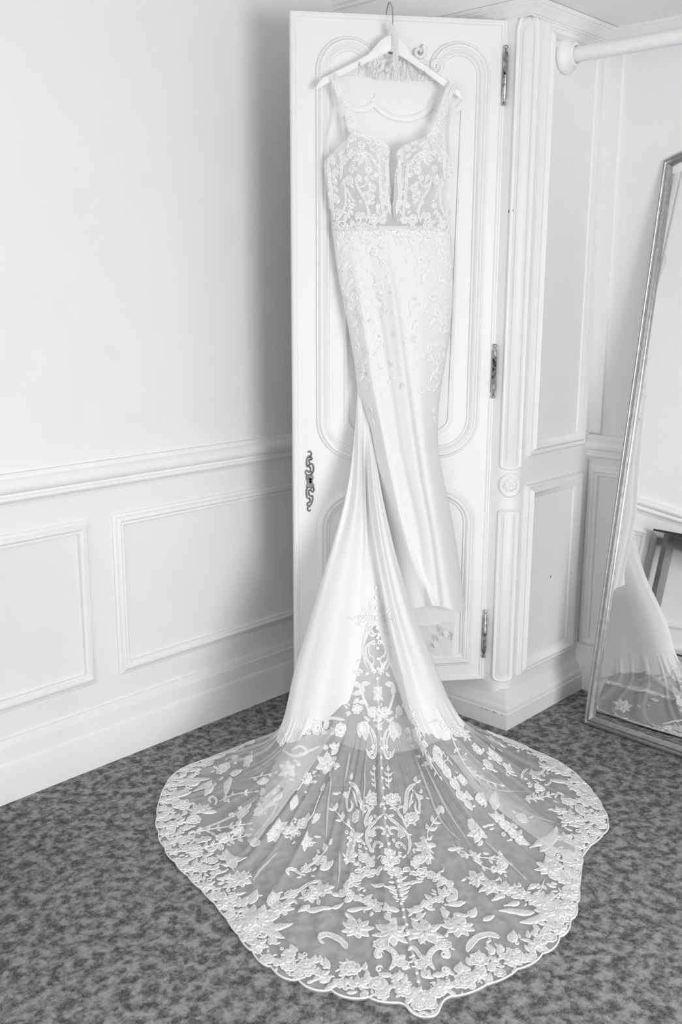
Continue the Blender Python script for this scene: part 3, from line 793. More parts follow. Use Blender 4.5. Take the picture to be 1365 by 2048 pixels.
# bent-wire lettering under the arms: x, y in the 1365 x 579 close view of pixels (705..870, 110..180)
WR = [[(-200, 378), (-60, 335), (75, 332), (105, 290), (120, 200), (118, 130), (126, 112), (136, 130), (128, 170), (160, 215), (195, 245), (250, 185), (268, 140), (258, 125), (248, 145), (262, 180), (248, 260), (240, 340), (255, 366), (285, 360), (295, 300), (300, 220), (286, 203), (280, 220), (300, 232), (335, 208), (350, 215), (340, 270), (325, 340), (345, 378), (365, 365), (390, 300), (400, 215), (388, 208), (385, 225), (400, 270), (430, 330), (420, 380), (390, 385), (365, 320), (378, 300)],
      [(420, 380), (450, 388), (520, 398), (552, 382), (548, 300), (543, 170), (550, 320), (552, 415)],
      [(470, 352), (478, 358), (470, 364)],
      [(556, 345), (575, 300), (600, 258), (608, 290), (625, 350), (632, 430), (640, 350), (655, 260), (672, 178), (660, 300), (652, 400), (668, 412), (685, 400), (690, 300), (718, 268), (745, 300), (745, 390), (715, 424), (692, 400)],
      [(745, 390), (760, 420), (785, 424), (798, 400), (797, 300), (793, 185), (795, 245), (770, 255), (745, 242)],
      [(795, 250), (830, 242), (850, 250)],
      [(797, 410), (830, 432), (870, 415), (885, 330), (900, 185), (890, 280), (930, 296), (980, 275), (1010, 255), (1022, 290), (1010, 370), (985, 410), (1000, 428), (1030, 415), (1045, 430), (1075, 400), (1085, 300), (1105, 270), (1140, 268), (1150, 300), (1120, 400), (1092, 430), (1080, 415)],
      [(892, 300), (930, 300), (965, 320), (975, 380), (1000, 428)],
      [(1140, 268), (1160, 330), (1140, 410), (1155, 432), (1180, 410), (1210, 340), (1205, 275), (1190, 268), (1185, 300), (1240, 345), (1250, 390), (1215, 425), (1185, 405), (1200, 425), (1280, 445), (1365, 470), (1500, 560), (1580, 610)]]
b = MB()
for w in WR:
    P = smooth2d(w, 3)
    pts = [dpx(705 + x * .12088, 110 + y * .12088, .052) for x, y in P]
    b.tube(pts, .00075, 5)
o = b.build('wire_lettering', 'wire', HA, True); o['label'] = 'thin silver wire bent into handwriting'
#@@LACE
# ------------------------------------------------------------------ lace appliques
def bvh_of(*objs):
    V, Fc = [], []
    for o in objs:
        k = len(V); V += [v.co.copy() for v in o.data.vertices]; Fc += [tuple(i + k for i in p.vertices) for p in o.data.polygons]
    return BVHTree.FromPolygons(V, Fc)
BT = bvh_of(TRAIN_C, TRAIN); BS = bvh_of(SKIRT); BB = bvh_of(CUPL, CUPR, STL, STR)
def cast(bv, u, v):
    d = ray(u, v).normalized(); r = bv.ray_cast(CAM, d)
    if r[0] is None: return None
    n = r[1] if r[1].dot(d) < 0 else -r[1]
    return r[0], n.normalized()
class Lace:
    """collects lace geometry laid on a surface"""
    def __init__(s, bv): s.bv = bv; s.mb = MB(); s.c = []
    def frame(s, a, c):
        A = cast(s.bv, *a); B = cast(s.bv, *c)
        if A is None or B is None: return None
        d = B[0] - A[0]; L = d.length
        ex = sqrt((a[0] - c[0]) ** 2 + (a[1] - c[1]) ** 2) * (A[0] - CAM).dot(FW) / FPX
        if L < 1e-5 or L > 3.0 * ex + .004: return None
        if A[1].dot(B[1]) < .75: return None
        nr = s.bv.find_nearest((A[0] + B[0]) / 2)
        if nr[0] is None or nr[3] > .14 * L + .001: return None
        n = (A[1] + B[1]).normalized(); x = (d - n * d.dot(n)).normalized(); return A[0], x, n.cross(x), n, L
    def frame_c(s, a, rpx, ang):
        A = cast(s.bv, *a)
        if A is None: return None
        L = rpx * (A[0] - CAM).dot(FW) / FPX
        x = (CR * cos(ang) + CU * sin(ang)); x = (x - A[1] * x.dot(A[1])).normalized()
        return A[0], x, A[1].cross(x), A[1], L
    def put(s, fr, pts, faces, mi):
        O, x, y, n, L = fr; V = []
        for (a, b_, h) in pts:
            p = O + x * (a * L) + y * (b_ * L)
            nr = s.bv.find_nearest(p, .06); q = nr[0] if nr[0] is not None else p
            V.append(q + n * (.0009 + h))
        k = len(s.mb.v); s.mb.v += [tuple(p) for p in V]
        def ok(f):                                    # drop faces torn across a fold
            for i in range(len(f)):
                p, q = f[i], f[(i + 1) % len(f)]
                fl = sqrt((pts[p][0] - pts[q][0]) ** 2 + (pts[p][1] - pts[q][1]) ** 2) * L
                if (V[p] - V[q]).length > 2.0 * fl + .005: return False
            return (sum((V[i] for i in f), Vector()) / len(f) - sum((O + x * (pts[i][0] * L) + y * (pts[i][1] * L) for i in f), Vector()) / len(f)).length < .03
        if len(faces) == 35 and not all(ok(f) for f in faces): return
        for f, m_ in zip(faces, mi):
            if ok(f): s.mb.f.append(tuple(i + k for i in f)); s.mb.mi.append(m_)
    def leaf(s, a, c, w=.36, curve=0.0):
        fr = s.frame(a, c) if not isinstance(a[0], Vector) else a
        if fr is None: return s
        s.leaf_fr(fr, min(w, .026 / fr[4]), curve); return s
    def leaf_fr(s, fr, w=.36, curve=0.0, x0=0, y0=0, ang=0.0, ln=1.0, up=0.0):
        pts, fs, mi = [], [], []; N = 7; Q = (-1, -.74, -.16, .16, .74, 1)
        ca, sa = cos(ang), sin(ang)
        for i in range(N + 1):
            t = i / N; ww = w * .5 * (sin(pi * min(1, t ** .75)) ** .85 if 0 < t < 1 else 0) + .012
            cy = curve * sin(pi * t) * .25
            for q in Q:
                lx, ly = t * ln, (cy + q * ww) * ln
                hh = .0021 if abs(q) == 1 else (.0023 if abs(q) < .2 else .0006)
                if abs(q) == 1: hh = .0004
                if abs(abs(q) - .74) < .01: hh = .0024
                pts.append((x0 + lx * ca - ly * sa, y0 + lx * sa + ly * ca, hh + up))
        for i in range(N):
            for j in range(5):
                fs.append((i * 6 + j, i * 6 + j + 1, i * 6 + j + 7, i * 6 + j + 6)); mi.append(1 if j in (0, 4) else 0)
        s.put(fr, pts, fs, mi)
    def rose(s, a, r, lobes=8, ang=None, inner=True):
        fr = s.frame_c(a, r, random.random() * 6 if ang is None else ang)
        if fr is None: return s
        n = lobes * 4; rings = [(.0, .0026), (.16, .0030), (.26, .0012), (.38, .0030), (.46, .0010), (.68, .0007), (.84, .0012), (.90, .0028), (.97, .0024), (1.0, .0003)]
        pts, fs, mi = [(0, 0, .003)], [], []
        for r_, h in rings[1:]:
            for k in range(n):
                th = 2 * pi * k / n; lob = 1 - .17 * (1 - abs(sin(th * lobes / 2))) ** 1.6
                rr = r_ * (lob if r_ > .5 else lerp(1, lob, r_))
                hh = h + (.0016 * (1 - abs(sin(th * lobes / 2))) ** 4 if .45 < r_ < .9 else 0)
                pts.append((rr * cos(th), rr * sin(th), hh))
        for k in range(n): fs.append((0, 1 + k, 1 + (k + 1) % n)); mi.append(1)
        for i in range(len(rings) - 2):
            for k in range(n):
                p = 1 + i * n + k; q = 1 + i * n + (k + 1) % n
                fs.append((p, q, q + n, p + n)); mi.append(1 if i in (1, 2, 6, 7, 8) else 0)
        s.put(fr, pts, fs, mi); s.c.append(a); return s
    def star(s, a, r, n=6, ang=None, w=.5, spread=2 * pi, jit=.15):
        """blossom of pointed petals round a centre (or a fan of them)"""
        fr = s.frame_c(a, r, 0)
        if fr is None: return s
        a0 = random.random() * 6 if ang is None else ang
        for k in range(n):
            th = a0 + (spread * (k / n) if spread > 6 else spread * ((k + .5) / n - .5))
            s.leaf_fr(fr, w, 0, .10 * cos(th), .10 * sin(th), th + random.uniform(-jit, jit), random.uniform(.82, 1.02))
        for k in range(n if spread > 6 else 0):
            th = a0 + spread * ((k + .5) / n)
            s.leaf_fr(fr, w * .9, 0, .06 * cos(th), .06 * sin(th), th + random.uniform(-jit, jit), random.uniform(.48, .62), .0018)
        s.disc(a, r * .16); s.c.append(a); return s
    def disc(s, a, r, ry=None, n=14, ring=False):
        fr = s.frame_c(a, r, 0)
        if fr is None: return s
        pts, fs, mi = [(0, 0, .0012)], [], []
        for r_, h in ((.62, .0010), (.78, .0030), (.95, .0026), (1.0, .0003)):
            pts += [(r_ * cos(2 * pi * k / n), r_ * sin(2 * pi * k / n) * (ry or 1), h) for k in range(n)]
        if not ring:
            for k in range(n): fs.append((0, 1 + k, 1 + (k + 1) % n)); mi.append(0)
        for i in range(3):
            for k in range(n):
                p = 1 + i * n + k; q = 1 + i * n + (k + 1) % n; fs.append((p, q, q + n, p + n)); mi.append(1)
        s.put(fr, pts, fs, mi); return s
    def band(s, pts, w, taper=(1, 1), fill=True, dense=5, beads=False):
        """ribbon of lace with corded edges along a pixel path; width in px"""
        P = smooth2d(pts, dense); H = []
        for u, v in P:
            c = cast(s.bv, u, v)
            if c: H.append(c)
        if len(H) < 3: return s
        rows = []; m_ = len(H) - 1
        for i, (p, n) in enumerate(H):
            d = H[min(i + 1, m_)][0] - H[max(0, i - 1)][0]
            if d.length < 1e-6: continue
            y = n.cross(d.normalized()); t = i / m_
            k = lerp(taper[0], taper[1], t) * (min(1, 5 * t + .25) * min(1, 5 * (1 - t) + .25))
            hw = .5 * w * k * (p - CAM).dot(FW) / FPX
            cw = min(hw * .55, .0016 if w > 4 else .0011)
            Q = [(-hw, .0003), (-hw + cw * .4, .0026), (-hw + cw, .0024), (0, .0009 if fill else .0024), (hw - cw, .0024), (hw - cw * .4, .0026), (hw, .0003)]
            rows.append([p + y * q + n * (.0009 + h) for q, h in Q])
        if len(rows) < 2: return s
        k0 = len(s.mb.v); s.mb.v += [tuple(q) for r in rows for q in r]
        for i in range(len(rows) - 1):
            for j in range(6):
                s.mb.f.append(tuple(k0 + x for x in (i * 7 + j, i * 7 + j + 1, i * 7 + j + 8, i * 7 + j + 7))); s.mb.mi.append(0 if (fill and j in (2, 3)) else 1)
        if beads:
            step = max(1, int(len(P) / max(2, len(pts) * 1.6)))
            for i in range(step, len(P) - 1, step): s.disc(P[i], w * .24)
        return s
    def spiral(s, c, r, a0=0.0, turns=1.4, sg=1, w=2.4):
        P = []
        for i in range(15):
            t = i / 14; a = a0 + sg * turns * 2 * pi * t; rr = r * (1 - .82 * t); P.append((c[0] + rr * cos(a), c[1] + rr * sin(a) * .9))
        return s.band(P, w, (1.2, .8), False, 2)
    def spray(s, pts, ll, n=4, w=.42, tip=True, stem=2.2, side=1):
        """stem with paired leaves"""
        P = smooth2d(pts, 6); s.band(pts, stem, (1, .7), False)
        for k in range(n):
            i = int(len(P) * (k + .6) / (n + .5)); i = min(len(P) - 2, i); a = P[i]; d = Vector((P[i + 1][0] - P[i - 1][0], P[i + 1][1] - P[i - 1][1])).normalized()
            th = atan2(d.y, d.x)
            for sg in ((1, -1) if side == 1 else ((1,) if k % 2 else (-1,))):
                q = th + sg * random.uniform(.65, .95); l = ll * random.uniform(.8, 1.1)
                s.leaf(a, (a[0] + l * cos(q), a[1] + l * sin(q)), w)
        if tip:
            d = Vector((P[-1][0] - P[-3][0], P[-1][1] - P[-3][1])).normalized(); s.leaf(P[-1], (P[-1][0] + d.x * ll, P[-1][1] + d.y * ll), w)
        return s
    def done(s, name, parent):
        if s.mb.f:
            SEQ.extend((s.bv, c) for c in s.c)
            NO_RECALC.add(name)
            return s.mb.build(name, ['lace_solid' if s.bv is BS else 'lace', 'cord'], parent, True)
SEQ = []
def XC(v): return interp([(1176, 752), (1356, 755), (1516, 761), (1637, 769), (1742, 788), (1852, 814), (1949, 834), (2019, 852)], v)
def mir(p): return (2 * XC(p[1]) - p[0], p[1] + .06 * (XC(p[1]) - p[0]))
def T(): return Lace(BT)
def flower(u, v, r, lobes=8): T().rose((u, v), r * 1.18, lobes).done('lace_flower', TRAIN)
def blossom(u, v, r, n=7, ang=None, w=.62, spread=2 * pi):
    T().star((u, v), r * 1.12, n, ang, w, spread).done('lace_blossom', TRAIN)
def leaves(lst, w=.42):
    for a, b_, c, d in lst: T().leaf((a, b_), (c, d), w * 1.15).done('lace_leaf', TRAIN)
def sprays(lst):
    for pts, ll, n in lst: T().spray(pts, ll, n).done('lace_spray', TRAIN)
def bands(lst, both=False, beads=False):
    for pts, w in lst:
        T().band(pts, w, beads=beads).done('lace_scroll', TRAIN)
        if both: T().band([mir(p) for p in pts], w, beads=beads).done('lace_scroll', TRAIN)
def both(fn, u, v, *a):
    fn(u, v, *a); q = mir((u, v)); fn(q[0], q[1], *a)

# -- central axis, mirrored about the row of buttons
bands([([(750, 1279), (734, 1292), (731, 1305), (734, 1318), (742, 1331), (751, 1342)], 5), ([(745, 1282), (739, 1292), (738, 1304), (742, 1316)], 3),
       ([(746, 1250), (738, 1262), (744, 1272), (752, 1266)], 4), ([(737, 1246), (733, 1262), (728, 1284), (726, 1304), (730, 1324), (738, 1340)], 4),
       ([(740, 1308), (748, 1318), (745, 1330), (740, 1322)], 3), ([(739, 1451), (748, 1468), (752, 1484), (753, 1501), (747, 1516), (738, 1510), (731, 1495)], 6),
       ([(736, 1455), (744, 1478), (747, 1500), (742, 1508)], 3), ([(722, 1375), (727, 1394), (734, 1412), (740, 1428)], 5), ([(740, 1436), (735, 1446), (739, 1456)], 4),
       ([(766, 1628), (755, 1640), (744, 1651), (735, 1664), (734, 1678), (738, 1691), (747, 1707)], 7), ([(732, 1657), (731, 1644), (734, 1633), (739, 1622), (735, 1613), (728, 1612)], 6),
       ([(745, 1672), (747, 1660), (757, 1655), (767, 1659), (768, 1667), (762, 1669)], 6), ([(747, 1700), (750, 1689), (758, 1685), (764, 1690), (760, 1697)], 6),
       ([(697, 1564), (708, 1571), (716, 1584), (720, 1600), (724, 1614), (729, 1627)], 9), ([(702, 1578), (696, 1590), (694, 1606), (698, 1622), (704, 1614), (702, 1600)], 5), ([(706, 1582), (711, 1600), (716, 1614)], 4)], True)
for u, v, a in ((748, 1285, 0), (744, 1506, 2), (748, 1494, 1)): 
    T().spiral((u, v), 5, a).done('lace_scroll', TRAIN); q = mir((u, v)); T().spiral(q, 5, a, 1.4, -1).done('lace_scroll', TRAIN)
for u, v, r, n in ((746, 1424, 10, 8), (714, 1418, 9, 7), (747, 1599, 15, 9), (714, 1634, 14, 9), (745, 1668, 8, 7), (724, 1238, 8, 7), (738, 1236, 8, 7), (692, 1591, 6, 6), (741, 1727, 9, 7), (729, 1717, 11, 7)):
    both(flower, u, v, r, n)
def mleaves(lst, w=.42):
    leaves(lst, w); leaves([(*mir((a, b_)), *mir((c, d))) for a, b_, c, d in lst], w)
mleaves([(722, 1368, 742, 1366), (726, 1388, 722, 1366), (735, 1404, 716, 1404), (718, 1396, 706, 1408), (722, 1374, 704, 1362), (724, 1384, 704, 1388), (724, 1443, 720, 1476), (730, 1441, 731, 1482), (737, 1440, 727, 1432), (755, 1384, 747, 1372), (755, 1392, 746, 1400), (755, 1372, 750, 1392), (747, 1612, 741, 1622), (747, 1614, 757, 1618), (744, 1632, 738, 1646), (748, 1630, 762, 1632), (742, 1640, 734, 1652),
         (697, 1562, 684, 1556), (698, 1560, 694, 1548), (702, 1560, 704, 1546), (748, 1706, 738, 1694), (736, 1700, 728, 1694), (730, 1712, 716, 1706), (750, 1712, 742, 1722), (720, 1352, 706, 1340), (726, 1346, 716, 1336), (738, 1344, 730, 1352), (732, 1226, 724, 1214), (744, 1222, 740, 1206), (716, 1238, 706, 1232), (722, 1326, 714, 1318), (748, 1266, 739, 1258), (753, 1266, 742, 1274), (748, 1334, 742, 1346), (752, 1338, 747, 1350), (746, 1326, 740, 1338)])
for x in (757, 759): pass
for (a, c) in (((752, 1580), (749, 1542)), ((757, 1462), (757, 1438)), ((755, 1404), (756, 1386))):
    T().spray([a, ((a[0] + c[0]) / 2, (a[1] + c[1]) / 2), c], 12, 3).done('lace_spray', TRAIN)
    if a[0] == 752:
        T().spray([mir(a), mir(((a[0] + c[0]) / 2, (a[1] + c[1]) / 2)), mir(c)], 12, 3).done('lace_spray', TRAIN)
for u, v in ((717, 1744), (733, 1739), (734, 1749), (748, 1745), (761, 1739), (706, 1752)):
    for q in ((u, v), mir((u, v))): T().disc(q, 8.5, .8).done('lace_bud', TRAIN)
for u, v, r in ((779, 1708, 12), (770, 1722, 11), (790, 1722, 10), (780, 1738, 11), (794, 1742, 9)): flower(u, v, r, 7)
# tree of leaves under the axis
for i, (v, l) in enumerate(((1748, 16), (1757, 24), (1767, 32), (1777, 26), (1786, 20), (1796, 15))):
    x = XC(v)
    leaves([(x - 2, v + 5, x - l, v - 3), (x + 2, v + 5, x + l, v - 3)], .34)
    leaves([(x - 3, v + 8, x - l * .6, v + 8), (x + 3, v + 8, x + l * .6, v + 8)], .4)
leaves([(770, 1772, 742, 1770), (820, 1770, 846, 1764)], .3)
for sg in (-1, 1):
    c = XC(1780)
    W_ = [(c + sg * 34, 1744), (c + sg * 62, 1749), (c + sg * 88, 1758), (c + sg * 104, 1772), (c + sg * 98, 1788), (c + sg * 80, 1798), (c + sg * 60, 1808), (c + sg * 42, 1816)]
    T().band(W_, 11, beads=True).done('lace_scroll', TRAIN)
    for k, (u, v) in enumerate(W_[1:]): flower(u + random.uniform(-5, 5), v + random.uniform(-4, 4), 11 if k % 2 else 9, 7)
    leaves([(c + sg * 95, 1762, c + sg * 78, 1776), (c + sg * 70, 1802, c + sg * 52, 1790), (c + sg * 50, 1812, c + sg * 70, 1822), (c + sg * 104, 1776, c + sg * 118, 1790)])
    c = XC(1825); leaves([(c + sg * 8, 1822, c + sg * 40, 1820), (c + sg * 32, 1820, c + sg * 38, 1806), (c + sg * 34, 1826, c + sg * 30, 1842), (c + sg * 30, 1842, c + sg * 14, 1838)], .5)
    c = XC(1868); blossom(c + sg * 32, 1866, 36, 8, None, .5); leaves([(c + sg * 40, 1862, c + sg * 66, 1850), (c + sg * 32, 1852, c + sg * 26, 1838)])
    c = XC(1905)
    T().band([(c + sg * 46, 1942), (c + sg * 34, 1925), (c + sg * 36, 1908), (c + sg * 52, 1896), (c + sg * 68, 1902), (c + sg * 70, 1914), (c + sg * 60, 1914)], 13, beads=True).done('lace_scroll', TRAIN)
    T().spiral((c + sg * 66, 1940), 8, 0, 1.2, sg, 4).done('lace_scroll', TRAIN); T().spiral((c + sg * 64, 1910), 8, 0, 1.3, sg, 3).done('lace_scroll', TRAIN)
    flower(c + sg * 62, 1890, 15, 8); flower(c + sg * 20, 1928, 12, 7); leaves([(c + sg * 14, 1912, c + sg * 34, 1920), (c + sg * 16, 1948, c + sg * 44, 1958), (c + sg * 40, 1952, c + sg * 68, 1948), (c + sg * 20, 1940, c + sg * 6, 1928)], .5)
    c = XC(1990); flower(c + sg * 30, 1986, 14, 8); leaves([(c + sg * 12, 1990, c + sg * 24, 1976), (c + sg * 58, 1978, c + sg * 50, 1962)])
T().band([(816, 1902), (826, 1896), (836, 1906), (842, 1918)], 9).done('lace_scroll', TRAIN)
# -- left half of the train
for f in ((448, 1539, 15), (498, 1522, 14), (360, 1610, 14), (366, 1681, 13), (388, 1641, 13), (487, 1628, 12), (446, 1676, 13), (410, 1680, 12), (478, 1664, 11), (520, 1621, 12), (602, 1570, 14), (614, 1556, 12), (681, 1460, 13), (635, 1456, 13), (609, 1648, 13), (337, 1622, 10), (345, 1650, 12), (392, 1708, 12), (424, 1722, 11), (405, 1738, 13), (578, 1934, 14), (613, 1932, 17), (701, 1938, 19), (754, 1968, 17), (640, 1722, 13), (612, 1740, 10), (582, 1790, 12), (545, 1796, 12), (460, 1478 + 24, 9), (566, 1478, 10), (600, 1470, 10), (652, 1448, 9)): flower(*f)
for f in ((553, 1661, 28, 9), (584, 1661, 17, 6), (610, 1682, 20, 6), (655, 1529, 25, 7), (675, 1496, 18, 6), (479, 1760, 26, 8), (399, 1621, 22, 6), (703, 1676, 22, 7), (706, 1698, 22, 7), (696, 1716, 20, 6), (643, 1782, 25, 8), (618, 1792, 20, 7), (514, 1840, 40, 11), (490, 1850, 28, 8), (713, 1858, 30, 9), (560, 1818, 24, 7), (446, 1798, 16, 6), (538, 1596, 20, 6), (575, 1540, 18, 6)): blossom(*f)
leaves([(421, 1557, 348, 1540), (421, 1559, 344, 1561), (410, 1540, 432, 1511), (424, 1562, 386, 1584), (432, 1566, 408, 1592), (461, 1555, 452, 1592), (461, 1548, 486, 1540), (498, 1514, 456, 1510), (506, 1512, 526, 1496), (370, 1580, 336, 1602), (384, 1625, 434, 1624), (388, 1628, 420, 1614), (470, 1634, 458, 1628), (494, 1620, 504, 1608), (593, 1590, 582, 1622), (416, 1706, 436, 1692), (455, 1720, 432, 1712), (456, 1722, 494, 1716), (470, 1738, 452, 1700), (520, 1690, 496, 1680), (384, 1584, 344, 1598), (626, 1640, 640, 1628), (600, 1532, 588, 1518), (532, 1860, 586, 1848), (520, 1856, 570, 1878), (500, 1866, 470, 1872), (500, 1810, 514, 1780), (536, 1812, 560, 1786), (470, 1828, 452, 1812), (640, 1740, 666, 1722), (590, 1800, 560, 1812), (620, 1812, 596, 1826), (664, 1790, 690, 1786), (660, 1482, 690, 1470), (642, 1474, 666, 1484), (540, 1560, 514, 1566), (560, 1570, 540, 1590), (560, 1600, 556, 1576)], .4)
leaves([(612, 1822, 664, 1818), (664, 1818, 690, 1806), (690, 1806, 706, 1790), (690, 1826, 712, 1842), (694, 1822, 730, 1816)], .34)
sprays([([(610, 1650), (626, 1632), (636, 1606), (644, 1584)], 18, 4), ([(706, 1660), (690, 1646), (676, 1628), (662, 1608)], 16, 3), ([(400, 1700), (428, 1690), (460, 1682), (494, 1672)], 13, 5), ([(380, 1668), (420, 1660), (460, 1654), (496, 1648)], 11, 5), ([(600, 1748), (624, 1730), (648, 1708), (658, 1690)], 14, 3), ([(470, 1744), (452, 1722), (444, 1702)], 18, 2), ([(534, 1624), (536, 1606), (530, 1590)], 16, 2), ([(500, 1558), (526, 1552), (548, 1546)], 10, 3), ([(440, 1604), (470, 1590), (510, 1584)], 10, 3), ([(548, 1478), (560, 1466), (575, 1462)], 10, 2)])
bands([([(424, 1608), (418, 1600), (426, 1594), (434, 1602), (430, 1612)], 5), ([(384, 1676), (378, 1668), (388, 1664), (390, 1674)], 4), ([(560, 1800), (590, 1788), (616, 1770), (640, 1762)], 8), ([(578, 1752), (574, 1742), (584, 1738), (600, 1748), (612, 1752)], 7), ([(636, 1880), (648, 1870), (668, 1874), (686, 1886), (694, 1900)], 14), ([(648, 1888), (640, 1882), (640, 1874)], 6), ([(584, 1500), (600, 1492), (612, 1500), (606, 1510), (598, 1504)], 5), ([(640, 1442), (662, 1436), (690, 1440)], 6), ([(566, 1500), (590, 1512), (622, 1500), (640, 1492)], 5)], beads=False)
# -- right half
for f in ((1039, 1491, 15), (1056, 1494, 12), (1085, 1511, 13), (1116, 1518, 13), (1138, 1529, 13), (1138, 1603, 14), (1178, 1603, 15), (1211, 1621, 14), (1197, 1640, 13), (1164, 1678, 14), (1186, 1684, 12), (948, 1714, 16), (962, 1600, 11), (1029, 1914, 19), (959, 1920, 18), (930, 1960, 19), (834, 1471, 13), (1006, 1728, 12), (880, 1512, 10), (894, 1530, 10), (848, 1494, 11), (912, 1462, 12), (930, 1466, 11), (890, 1452, 10), (1080, 1575, 10), (1044, 1638, 12), (1100, 1706, 11), (1140, 1720, 13), (1150, 1752, 12), (1156, 1778, 13), (976, 1530, 12), (955, 1498, 12), (925, 1560, 11), (940, 1590, 10)): flower(*f)
for f in ((992, 1485, 22, 7), (988, 1512, 20, 6), (1017, 1540, 15, 5), (1167, 1556, 26, 8), (1098, 1534, 22, 7), (1122, 1544, 20, 7), (1072, 1556, 17, 6), (1145, 1640, 25, 8), (1124, 1622, 18, 6), (959, 1661, 24, 6), (999, 1643, 24, 7), (1020, 1660, 22, 7), (1036, 1674, 20, 6), (1102, 1738, 28, 9), (955, 1757, 25, 8), (984, 1772, 24, 8), (1012, 1780, 20, 7), (1040, 1788, 20, 7), (1116, 1822, 42, 11), (1090, 1806, 28, 8), (852, 1690, 22, 7), (856, 1710, 22, 7), (918, 1852, 30, 9), (1000, 1740, 15, 6), (1070, 1800, 22, 7), (860, 1520, 14, 5), (1120, 1860, 22, 7), (1138, 1790, 20, 7)): blossom(*f)
leaves([(1110, 1672, 1062, 1694), (1106, 1680, 1080, 1704), (1100, 1690, 1112, 1656), (1104, 1700, 1096, 1726), (988, 1620, 992, 1582), (980, 1616, 964, 1590), (870, 1490, 884, 1540), (888, 1530, 902, 1560), (902, 1556, 920, 1584), (914, 1580, 932, 1606), (930, 1600, 946, 1622), (950, 1520, 972, 1500), (1060, 1546, 1088, 1542), (1080, 1600, 1064, 1590), (1100, 1560, 1146, 1566), (1160, 1590, 1180, 1566), (1200, 1612, 1190, 1590), (1180, 1650, 1160, 1660), (1140, 1700, 1128, 1720), (896, 1700, 920, 1694), (966, 1680, 950, 1692), (936, 1640, 958, 1656), (878, 1612, 890, 1628), (1010, 1790, 986, 1802), (1070, 1826, 1000, 1822), (1094, 1836, 1040, 1846), (1120, 1848, 1136, 1880), (1146, 1826, 1174, 1836), (940, 1836, 952, 1816), (900, 1830, 880, 1818), (966, 1842, 990, 1832), (1060, 1780, 1080, 1768), (1040, 1804, 1010, 1812), (880, 1470, 900, 1488), (868, 1470, 880, 1492), (1030, 1560, 1056, 1552), (812, 1404, 822, 1384), (822, 1436, 830, 1420), (816, 1440, 806, 1460), (838, 1500, 832, 1530), (1130, 1858, 1120, 1896), (1060, 1690, 1040, 1680)], .4)
leaves([(890, 1800, 898, 1776), (896, 1812, 934, 1806), (896, 1806, 916, 1786), (890, 1820, 892, 1840), (906, 1830, 940, 1832)], .4)
sprays([([(852, 1690), (858, 1660), (872, 1640), (884, 1620)], 17, 4), ([(907, 1691), (926, 1704), (944, 1712), (970, 1716), (996, 1722)], 13, 4), ([(1050, 1599), (1076, 1598), (1104, 1590)], 12, 4), ([(838, 1474), (850, 1500), (866, 1530), (880, 1552)], 11, 5), ([(900, 1450), (910, 1490), (930, 1530), (956, 1562)], 10, 6), ([(940, 1540), (968, 1560), (1000, 1570)], 11, 4), ([(1040, 1490), (1074, 1500), (1100, 1516)], 10, 4), ([(1090, 1760), (1076, 1790), (1040, 1796)], 14, 3), ([(820, 1410), (832, 1440), (846, 1466)], 9, 3), ([(946, 1720), (970, 1736), (996, 1742)], 12, 3)])
bands([([(1043, 1560), (1046, 1546), (1056, 1538)], 5), ([(1110, 1598), (1116, 1588), (1126, 1590), (1122, 1598)], 5), ([(990, 1716), (1006, 1716), (1012, 1728), (1004, 1736)], 6), ([(1040, 1628), (1050, 1634), (1046, 1644), (1036, 1640)], 5), ([(1140, 1700), (1132, 1720), (1134, 1744), (1142, 1764)], 10), ([(1166, 1716), (1162, 1740), (1168, 1760), (1160, 1782)], 6), ([(934, 1906), (944, 1886), (960, 1874), (982, 1870), (1000, 1878)], 15), ([(972, 1888), (980, 1882), (978, 1874)], 5), ([(958, 1598), (956, 1590), (964, 1590), (972, 1606), (970, 1616)], 5), ([(1060, 1900), (1080, 1880), (1090, 1860), (1104, 1850)], 10), ([(1150, 1580), (1164, 1592), (1160, 1604), (1148, 1600)], 6)], beads=False)
# -- corded, scalloped border that follows the whole hem
def hem_lace(s0, s1, t0, t1, name, w=.005, wob=0.0, fq=0.0, dz=.0015, n=260):
    rows = []; P = []
    for i in range(n + 1):
        t = lerp(t0, t1, i / n); he = hem_ext(t) + .012
        s = he + lerp(s0, s1, .5) + wob * sin(t * fq)
        a = train_pt(t, 5.9); c = train_pt(t, 6.0)
        P.append((c + (c - a) * ((s - 6) / .1)) if s > 6 else train_pt(t, s))
    for i, p in enumerate(P):
        d = (P[min(n, i + 1)] - P[max(0, i - 1)]); d.z = 0; d.normalize(); y = Vector((-d.y, d.x, 0))
        z = Vector((p.x, p.y, p.z + dz))
        rows.append([z - y * w, z - y * w * .5 + _Z * .0028, z + y * w * .5 + _Z * .0028, z + y * w])
    b = MB(); b.grid(rows); NO_RECALC.add(name); return b.build(name, 'cord', TRAIN, True)
hem_lace(-.020, -.020, .5, 12.7, 'hem_cord', .0015, n=1400)
def edge_px(t, s): return to_px(train_pt(t, s))
t = .7; k = 0
while t < 12.6:
    a_ = train_pt(t, 6); b_ = train_pt(min(13, t + .01), 6); spd = max(.02, (b_ - a_).length / .01)
    far = 1 if 4.5 < t < 10 else .75
    if k % 2 == 0:
        p = edge_px(t, 5.945 + .015 * sin(k)); flower(p[0], p[1], random.uniform(11, 14) * far, 8)
    else:
        p = edge_px(t, 5.91); blossom(p[0], p[1], random.uniform(17, 22) * far, 6)
    t += .047 / spd; k += 1
